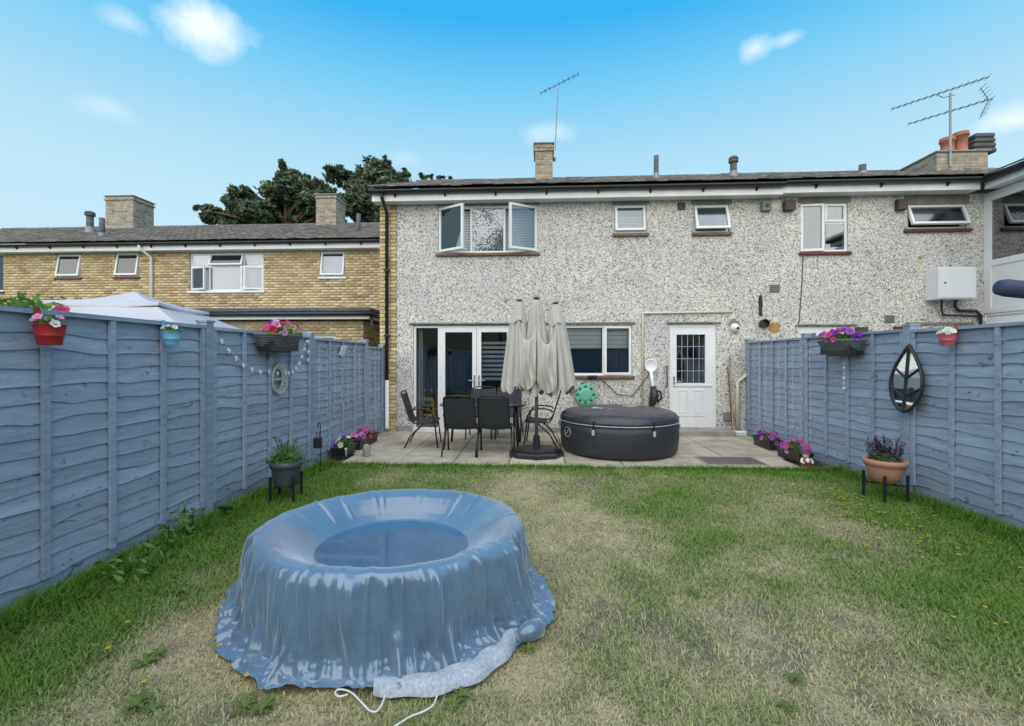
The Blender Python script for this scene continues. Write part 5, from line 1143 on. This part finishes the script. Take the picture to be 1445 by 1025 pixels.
t, c = stand_pot('potted_plant','dark grey pot of bushy green plant on black stand',404,706,.165,.25,.17,M['planter'],[(.68,0),(.74,.05),(.86,.70),(.90,.74),(1.0,.76),(1.0,1.0),(.93,1.0),(.88,.9)])
q = RNG.normal(size=(900,3)); q /= np.linalg.norm(q,axis=1)[:,None]; q[:,2] = np.abs(q[:,2]); leaf_cloud('foliage', np.array([0,0,c[2]-.02])+q*np.array([.19,.19,.20])*(.5+.5*RNG.random(900))[:,None], q+np.array([0,0,.3]), .05, pick([(.09,.19,.03),(.14,.28,.05),(.06,.13,.03)],900), M['leaf'], t, .22, .5)
for k in range(9):
    a = random.uniform(0,6.28); e = (math.cos(a)*.11,math.sin(a)*.11,c[2]+random.uniform(.18,.26)); MB().tube([(0,0,c[2]),(e[0]*.6,e[1]*.6,c[2]+.12),e],.003,5).build('stem', M['moss'], t)
    o = bpy.data.objects.new('flower',flower_mesh(*(YEL if k == 3 else ((.20,.15,.05),(.08,.06,.02))))); COL.objects.link(o); o.parent = t; o.location = e; s = .024 if k == 3 else .018; o.scale = (s,s,s); o.rotation_euler = (R(40),0,a)
t, c = stand_pot('potted_plant','terracotta bowl of dark purple salvia on black stand',1249,706,.185,.25,.185,M['terra'],[(.42,0),(.55,.04),(.78,.30),(.92,.62),(.95,.76),(1.02,.78),(1.03,1.0),(.96,1.0),(.9,.9)])
q = RNG.normal(size=(320,3)); q /= np.linalg.norm(q,axis=1)[:,None]; q[:,2] = np.abs(q[:,2]); leaf_cloud('foliage', np.array([0,0,c[2]-.02])+q*np.array([.15,.15,.12])*(.5+.5*RNG.random(320))[:,None], q+np.array([0,0,.3]), .06, pick([(.07,.13,.045),(.10,.17,.06)],320), M['leaf'], t, .4, .6)
for k in range(34):
    a = random.uniform(0,6.28); rr = random.uniform(.02,.14); bx, by = math.cos(a)*rr, math.sin(a)*rr; hh = random.uniform(.13,.25); n = 60
    zz = np.linspace(.04,hh,n); P = np.stack([bx*(1+zz*1.5)+RNG.normal(0,.006,n),by*(1+zz*1.5)+RNG.normal(0,.006,n),c[2]+zz],1); leaf_cloud('flower_spike',P,np.tile([0,0,1.],(n,1)),.016,pick([(.07,.035,.07),(.11,.05,.11),(.05,.035,.045)],n),M['petal'],t,.6)
x, y = on_z(452,668,-.03); ln = thing('lantern_stake','black lantern hanging from a shepherd hook stake by the fence','lantern',(x,y,-.03)); zt = CAMZ-(597-HY)*5.82/F_PX+.03
MB().tube([(0,0,0),(0,0,zt-.06),(.0,-.012,zt-.02),(0,-.04,zt),(0,-.065,zt-.02),(0,-.07,zt-.06)],.006,6).build('hook', M['black'], ln)
MB().tube([(0,-.07,zt-.05),(0,-.11,zt-.12),(0,-.11,zt-.2)],.003,5).tube([(0,-.07,zt-.05),(0,-.03,zt-.12),(0,-.03,zt-.2)],.003,5).build('bail', M['black'], ln)
b = MB(); b.lathe([(.05,0),(.055,.005),(.055,.12),(.05,.125)],(0,-.07,zt-.325),16); b.build('shade', M['black'], ln)
x, y = on_z(318,734,-.03); sp = thing('solar_spike','little black solar light spiked into grass at fence foot','solar light',(x,y,-.03)); MB().tube([(0,0,0),(0,0,.10)],.008,6).build('spike', M['black'], sp); m = MB(); m.xf = Matrix.Translation((0,0,.10)) @ Matrix.Rotation(R(-25),4,'X'); m.bbox(-.05,.05,-.04,.04,0,.022,.005); m.build('head', M['black'], sp)
# ================================================================== flower troughs and ornaments
def trough(label, x, y, L, kinds, nf, rz=0):
    t = thing('flower_trough', label, 'planter', (x,y,-.012), rz); b = MB(); w = .10
    b.add([(-w*.8,-L*.46,0),(w*.8,-L*.46,0),(w*.8,L*.46,0),(-w*.8,L*.46,0),(-w,-L/2,.16),(w,-L/2,.16),(w,L/2,.16),(-w,L/2,.16)],[(0,3,2,1),(0,1,5,4),(1,2,6,5),(2,3,7,6),(3,0,4,7)])
    b.build('box', M['black'], t); MB().box(-w+.012,w-.012,-L/2+.012,L/2-.012,.12,.145).build('compost', M['soil'], t)
    rm = MB(); rm.box(-w-.008,-w+.012,-L/2-.008,L/2+.008,.15,.168); rm.box(w-.012,w+.008,-L/2-.008,L/2+.008,.15,.168); rm.box(-w+.012,w-.012,-L/2-.008,-L/2+.012,.15,.168); rm.box(-w+.012,w-.012,L/2-.012,L/2+.008,.15,.168); rm.build('rim', M['black'], t)
    cluster(t,(0,0,.17),(.13,L*.52,.13),nf,kinds,190,.05,.043); return t
trough('black trough of purple and white petunias at the patio corner by the fairy lights',-2.87,6.72,.45,[PURPLE,MAUVE,WHITE],11)
trough('black trough of purple and pink petunias near the white downpipe foot',-2.88,7.55,.85,[PURPLE,MAUVE,PINK,PALE,HOT],24)
trough('black trough of mixed purple petunias beside the cream waste pipe',3.80,7.72,.55,[PURPLE,MAUVE,PINK],16)
trough('black trough of pink and mauve petunias beside the small garden ornament',3.72,6.78,.60,[PINK,MAUVE,PALE,PINK],20)
x, y = on_z(1137,657,-.01); gn = thing('garden_ornament','small red and white garden figure with brown hat at patio edge','ornament',(x,y,-.012))
b = MB(); b.smooth = True; b.lathe([(.055,0),(.075,.02),(.07,.07),(.05,.11),(.035,.12)],n=18); b.build('body', M['redpaint'], gn); b = MB(); b.smooth = True; b.ball((0,0,.145),.042,14,8); b.build('head', M['white'], gn); b = MB(); b.lathe([(.065,.165),(.06,.172),(.034,.178),(.03,.20),(.001,.208)],n=16); b.build('hat', M['darkwood'], gn)
for s in (-1,1): b = MB(); b.smooth = True; b.tube([(s*.05,-.01,.10),(s*.075,-.03,.06),(s*.055,-.06,.04)],[.018,.016,.014],8); b.build('arm', M['white'], gn)
b = MB(); b.smooth = True; b.ball((0,-.045,.075),.034,12,7,1.2); b.build('belly', M['white'], gn)
x, y = on_z(1092,634,-.01); gb = MB(); gb.smooth = True; gb.lathe([(.04,0),(.045,.012),(.03,.02),(.06,.045),(.078,.085),(.06,.13),(.03,.15),(.001,.155)],(x,y,-.008),20); tag(gb.build('glass_globe', M['chrome']),'silvery glass globe light between the two flower troughs','globe light')
x, y = on_z(517,645,-.01); so_ = MB(); so_.smooth = True; so_.lathe([(.05,0),(.058,.03),(.05,.09),(.06,.12),(.045,.17),(.02,.19),(.001,.195)],(x,y,-.008),16); tag(so_.build('stone_ornament', M['conc']),'small pale stone ornament beside the purple and white trough','ornament')
x, y = on_z(487,648,-.01); so_ = MB(); so_.smooth = True; so_.lathe([(.026,0),(.03,.14),(.038,.15),(.038,.17),(.001,.18)],(x,y,-.02),12); tag(so_.build('garden_light', M['chrome']),'slim silver garden light at the patio corner','garden light')
# ================================================================== at the back wall
hx, hz = on_y(826,557,YW-.08); hr = thing('hose_reel','round green hose reel hanging under the kitchen window','hose reel',(hx,YW-.08,hz)); RX = Matrix.Rotation(R(90),4,'X')
b = MB(); b.smooth = False; b.xf = RX; b.lathe([(.205,-.02),(.21,.01),(.195,.03),(.12,.034),(.10,.05),(.001,.055)],n=36); b.build('front_flange', M['green_hose'], hr); b = MB(); b.xf = RX; b.lathe([(.20,-.075),(.205,-.06),(.15,-.055)],n=36); b.build('back_flange', M['green_hose'], hr)
for k in range(8): a = 2*math.pi*k/8; b = MB(); b.xf = Matrix.Translation((.155*math.cos(a),-.031,.155*math.sin(a))) @ RX; b.lathe([(.024,0),(.024,.006)],n=12); b.build('slot', M['moss'], hr)
b = MB(); b.smooth = True
for k in range(4): b.tube([(.16*math.cos(2*math.pi*i/28),.028+.012*k-.02,.16*math.sin(2*math.pi*i/28)) for i in range(28)],.012,6,closed=True)
b.build('hose', M['moss'], hr)
mc = on_y(918,516,YW-.05); tr_ = thing('garden_strimmer','black and white strimmer leaning on the wall behind hot tub','strimmer',(mc[0],YW-.06,0))
b = MB(); b.smooth = True; b.xf = Matrix.Translation((0,-.01,mc[1])) @ RX @ Matrix.Rotation(.2,4,'Z'); b.lathe([(.105,.0),(.118,.006),(.118,.016),(.10,.016),(.095,.008),(.001,.008)],n=24,sx=1,sy=1.12); b.build('guard', M['white'], tr_)
b = MB(); b.smooth = True; b.tube([(0,-.01,mc[1]-.1),(.03,-.02,mc[1]-.35),(.04,-.04,.75)],[.035,.028,.03],10); b.build('shaft', M['white'], tr_)
b = MB(); b.smooth = True; b.tube([(.03,-.06,.92),(.05,-.08,.75),(.02,-.09,.62),(-.02,-.08,.5)],[.05,.085,.075,.04],12); b.build('motor', M['black'], tr_); b = MB(); b.smooth = True; b.tube([(.06,-.07,.85),(.16,-.08,.82),(.19,-.08,.70),(.10,-.09,.62)],.022,8); b.build('handle', M['black'], tr_)
cb_ = MB(); kx = on_y(838,533,YW-.05)[0]; cb_.smooth = True; z1 = on_y(850,535,YW)[1]; P = [(kx-.25,YW-.06,z1-.12),(kx-.1,YW-.06,z1+.01),(kx+.15,YW-.07,z1),(kx+.45,YW-.06,z1-.30),(kx+.75,YW-.05,z1-.33),(kx+.95,YW-.06,z1-.05),(kx+1.1,YW-.07,z1+.15)]
cb_.tube(P,.009,6); tag(cb_.build('power_cable', M['cable']),'black cable looping below the kitchen window sill','cable')
b = MB(); b.bbox(kx-.12,kx+.06,YW-.14,YW-.056,z1+.03,z1+.075,.008); tag(b.build('power_adapter', M['black']),'black power block lying on the kitchen window sill','adapter')
gx_, g0 = on_y(941,517,YW-.05); g1 = on_y(939,546,YW-.05)[1]; gh = MB(); gh.smooth = True; gh.tube([(gx_,YW+.004,g0),(gx_,YW-.06,g0),(gx_,YW-.07,g0-.03),(gx_,YW-.07,g1+.03),(gx_,YW-.06,g1),(gx_,YW+.004,g1)],.015,8); tag(gh.build('grab_rail', M['greymetal']),'short dark grab rail on the wall beside the white door','grab rail')
x0_, z0_ = on_y(1030,502,YW-.04); x1_, _ = on_y(1034,608,YW-.2)
br = thing('broom','wooden handled broom with white head leaning by the door','broom',(0,0,0)); MB().tube([(x0_,YW-.03,z0_),(x1_,YW-.22,.09)],.012,8).build('handle', M['wood'], br); MB().bbox(x1_-.06,x1_+.24,YW-.26,YW-.18,.035,.09,.012).build('head', M['white'], br); MB().bbox(x1_-.055,x1_+.235,YW-.255,YW-.185,.0,.034,.004).build('bristles', M['cord'], br)
x0_, z0_ = on_y(1027,518,YW-.03); tag(MB().tube([(x0_,YW-.03,z0_),(x0_+.05,YW-.14,.005)],.012,8).build('brown_stick', M['darkwood']),'dark brown stick leaning on the wall behind the broom','stick')
fb = rect(1022,582,1036,594,YW-.06); MB().bbox(fb[0],fb[1],YW-.06,YW-.002,fb[2],fb[3],.008).build('gully_box', M['greyplastic'], houseA)
a_, b_ = on_z(990,657,0), on_z(1070,645,0); mh = thing('manhole_cover','brown grey metal manhole cover let into the patio','manhole cover',((a_[0]+b_[0])/2+.02,(a_[1]+b_[1])/2,0)); MB().bbox(-.42,.36,-.23,.23,-.01,.010,.004).build('plate', mat('rusty_plate', (.15,.125,.11), (.09,.075,.068), 14, .7, .3), mh)
fr_ = MB().box(-.445,.385,-.255,-.232,-.01,.008); fr_.box(-.445,.385,.232,.255,-.01,.008); fr_.box(-.445,-.422,-.232,.232,-.01,.008); fr_.box(.362,.385,-.232,.232,-.01,.008); fr_.build('frame', M['conc'], mh)
for s in (-.25,.2): MB().bbox(s-.03,s+.03,-.015,.015,.0105,.014,.001).build('keyhole', M['black'], mh)
# toys and stool behind the glass doors
sx_ = on_y(604,580,YW+.55)[0]; sl = thing('yellow_stool','yellow step stool standing inside the french doors','stool',(sx_,YW+.42,.004)); sl.scale = (1.15,1,1.45)
MB().bbox(-.15,.15,-.12,.12,.40,.44,.01).build('seat', M['yellowwood'], sl)
for s in (-1,1): MB().add([(s*.19-.02,-.15,0),(s*.19+.02,-.15,0),(s*.13+.02,-.10,.40),(s*.13-.02,-.10,.40),(s*.19-.02,.15,0),(s*.19+.02,.15,0),(s*.13+.02,.10,.40),(s*.13-.02,.10,.40)],[(0,1,2,3),(5,4,7,6),(1,5,6,2),(4,0,3,7)]).build('leg', M['yellowwood'], sl)
MB().bbox(-.16,.16,-.135,-.10,.18,.21,.005).build('rung', M['yellowwood'], sl)
sh = thing('toy_unit','low yellow wooden toy unit inside the french doors','shelf unit',(sx_-.12,YW+1.0,.004)); MB().bbox(-.4,.4,-.15,.15,.36,.40,.006).build('top', M['yellowwood'], sh)
for s in (-.38,0,.36): MB().box(s,s+.03,-.15,.15,0,.359).build('side', M['yellowwood'], sh)
random.seed(9)
for k, (m_, nm) in enumerate((('redpaint','red'),('bluepaint','light blue'),('yellowwood','yellow'),('green_hose','green'),('pinkpaint','coral'))):
    w = random.uniform(.06,.1); b = MB(); x = sx_-.46+.15*k; b.bbox(x-w,x+w*.6,YW+.92,YW+1.05,.405,.405+random.uniform(.12,.35),.02); b.ball((x-w*.2,YW+.98,.75),.05); tag(b.build('toy', M[m_]),f'{nm} toy standing on the toy unit behind the glass','toy',)
# navy padded arm over the right fence
nv = thing('padded_pole','navy foam padded pole end poking above the mirror fence','pole',(5.45,4.83,0)); b = MB(); b.smooth = True; b.tube([(0,0,0),(0,0,1.9),(-.05,0,2.05),(-.18,0,2.11)],.024,10); b.build('pole', M['greymetal'], nv)
yy = on_x(1428,404,4.72); b = MB(); b.smooth = True; b.tube([(-.1,0,2.10),(-.3,0,2.12),(-.74,0,2.17),(-.80,0,2.175),(-.815,0,2.177)],[.085,.088,.088,.075,.03],14); b.build('foam_sleeve', M['navy'], nv)
# ================================================================== weeds and dandelions in the lawn
random.seed(33)
WEED = []
for v in range(3):
    V = []; L = []; S = []; C = []
    for k in range(11):
        a = 2*math.pi*k/11+random.uniform(-.2,.2); ll = random.uniform(.6,1.0); w = .16*ll; up = random.uniform(.15,.5); o = len(V); ca, sa = math.cos(a), math.sin(a)
        for (d, ww, z) in ((.03,.3,.02),(.35,.9,up*.7),(.7,1,up),(1.0,.08,up*.75)):
            for s in (-1,1): V.append((ca*d*ll-sa*w*ww*s,sa*d*ll+ca*w*ww*s,z*ll+(.05 if abs(s) else 0))); g_ = random.uniform(.8,1.2); C.append((.135*g_,.205*g_,.045*g_))
        for i in range(3): p = o+2*i; L += [p,p+1,p+3,p+2]; S.append(4)
    w_ = np_mesh('rosette', np.array(V), L, S, M['leaf'], None, False, np.array(C)); WEED.append(w_.data); bpy.data.objects.remove(w_)
def weed(px, py, s, label, group):
    x, y = on_z(px,py,-.03); o = bpy.data.objects.new('weed', random.choice(WEED)); COL.objects.link(o); o.location = (x,y,-.028); o.rotation_euler = (0,0,random.uniform(0,6)); o.scale = (s,s,s); tag(o,label,'weed',group)
for px, py in ((235,790),(250,815),(262,838),(225,925),(205,940),(60,980),(190,1000),(215,1005),(345,1000),(370,1003),(262,770),(230,765),(190,790),(285,760),(160,835),(130,845)): weed(px,py,random.uniform(.05,.085),'flat leafy weed in the grass between the garland fence and the pool','weeds by the garland fence')
for px, py in ((560,985),(640,1000),(745,918),(650,985),(980,840),(1110,1000),(1120,960),(1350,775),(1365,770),(1340,905),(1415,880),(1270,855),(1330,915)): weed(px,py,random.uniform(.045,.075),'flat leafy weed in the open lawn','weeds in the open lawn')
for px, py, h in ((258,745,.30),(235,765,.22),(270,742,.24),(205,800,.26),(165,800,.16)):
    x, y = on_z(px,py+18,-.03); n = 46; t = thing('tall_weed','upright leafy weed growing against the foot of the garland fence','weed',(x,y,-.03),0,'tall weeds along the fence'); zz = RNG.random(n)*h; q = RNG.normal(size=(n,3)); q[:,2] = .4
    leaf_cloud('leaves', np.stack([q[:,0]*.045,q[:,1]*.045,zz],1), q, .075, pick([(.11,.23,.05),(.16,.30,.07)],n), M['leaf'], t, .28, .4); MB().tube([(0,0,0),(.01,.01,h)],.004,5).build('stem', M['moss'], t)
dm = MB(); dm.smooth = False
def dandelion_mesh():
    V = []; L = []; S = []; C = []
    for k in range(5):
        a = 2*math.pi*k/5; o = len(V); V += [(.0016*math.cos(a),.0016*math.sin(a),0),(.0016*math.cos(a),.0016*math.sin(a),1.0)]; C += [(.12,.18,.05)]*2
    for k in range(5): p, q = 2*k, 2*((k+1) % 5); L += [p,q,q+1,p+1]; S.append(4)
    return V, L, S, C
def dandelion(px, py, h, r, label, group):
    x, y = on_z(px,py,-.03+h); V, L, S, C = dandelion_mesh(); V = [(a,b,c*h) for a,b,c in V]; o = len(V)
    V.append((0,0,h+.004)); C.append((.62,.36,.015))
    for k in range(12): a = 2*math.pi*k/12; rr = r*(1 if k % 2 else .78); V.append((rr*math.cos(a),rr*math.sin(a),h+.003*random.random())); C.append((.78,.55,.02))
    for k in range(12): L += [o,o+1+k,o+1+(k+1) % 12]; S.append(3)
    m = np_mesh('dandelion', np.array(V), L, S, M['petal'], None, False, np.array(C)); m.location = (x,y,-.032); tag(m,label,'flower',group)
for px, py in ((180,877),(203,961),(152,914),(310,910),(348,952),(188,803),(202,808)): dandelion(px,py,random.uniform(.05,.09) if px == 180 else .03,.013,'yellow dandelion flower in the grass near the garland fence','dandelions by the garland fence')
for k in range(70):
    if k < 42: px = random.gauss(1200,38); py = 690+(px-1150)*.22+random.gauss(8,14)
    else: px = random.uniform(1180,1440); py = 700+(px-1180)*.22+random.uniform(-5,60)
    if px > 1440 or py < 680: continue
    x, y = on_z(px,py,-.03)
    if x > XR-.1: continue
    dandelion(px,py,random.uniform(.025,.06),random.uniform(.011,.016),'small yellow flower scattered in the grass near the terracotta bowl','yellow flowers by the mirror fence')
for px, py in ((1085,815),(985,873),(1405,880),(1420,878),(1345,870),(1390,856)): dandelion(px,py,.03,.012,'single yellow flower out on the open lawn','yellow flowers on the open lawn')
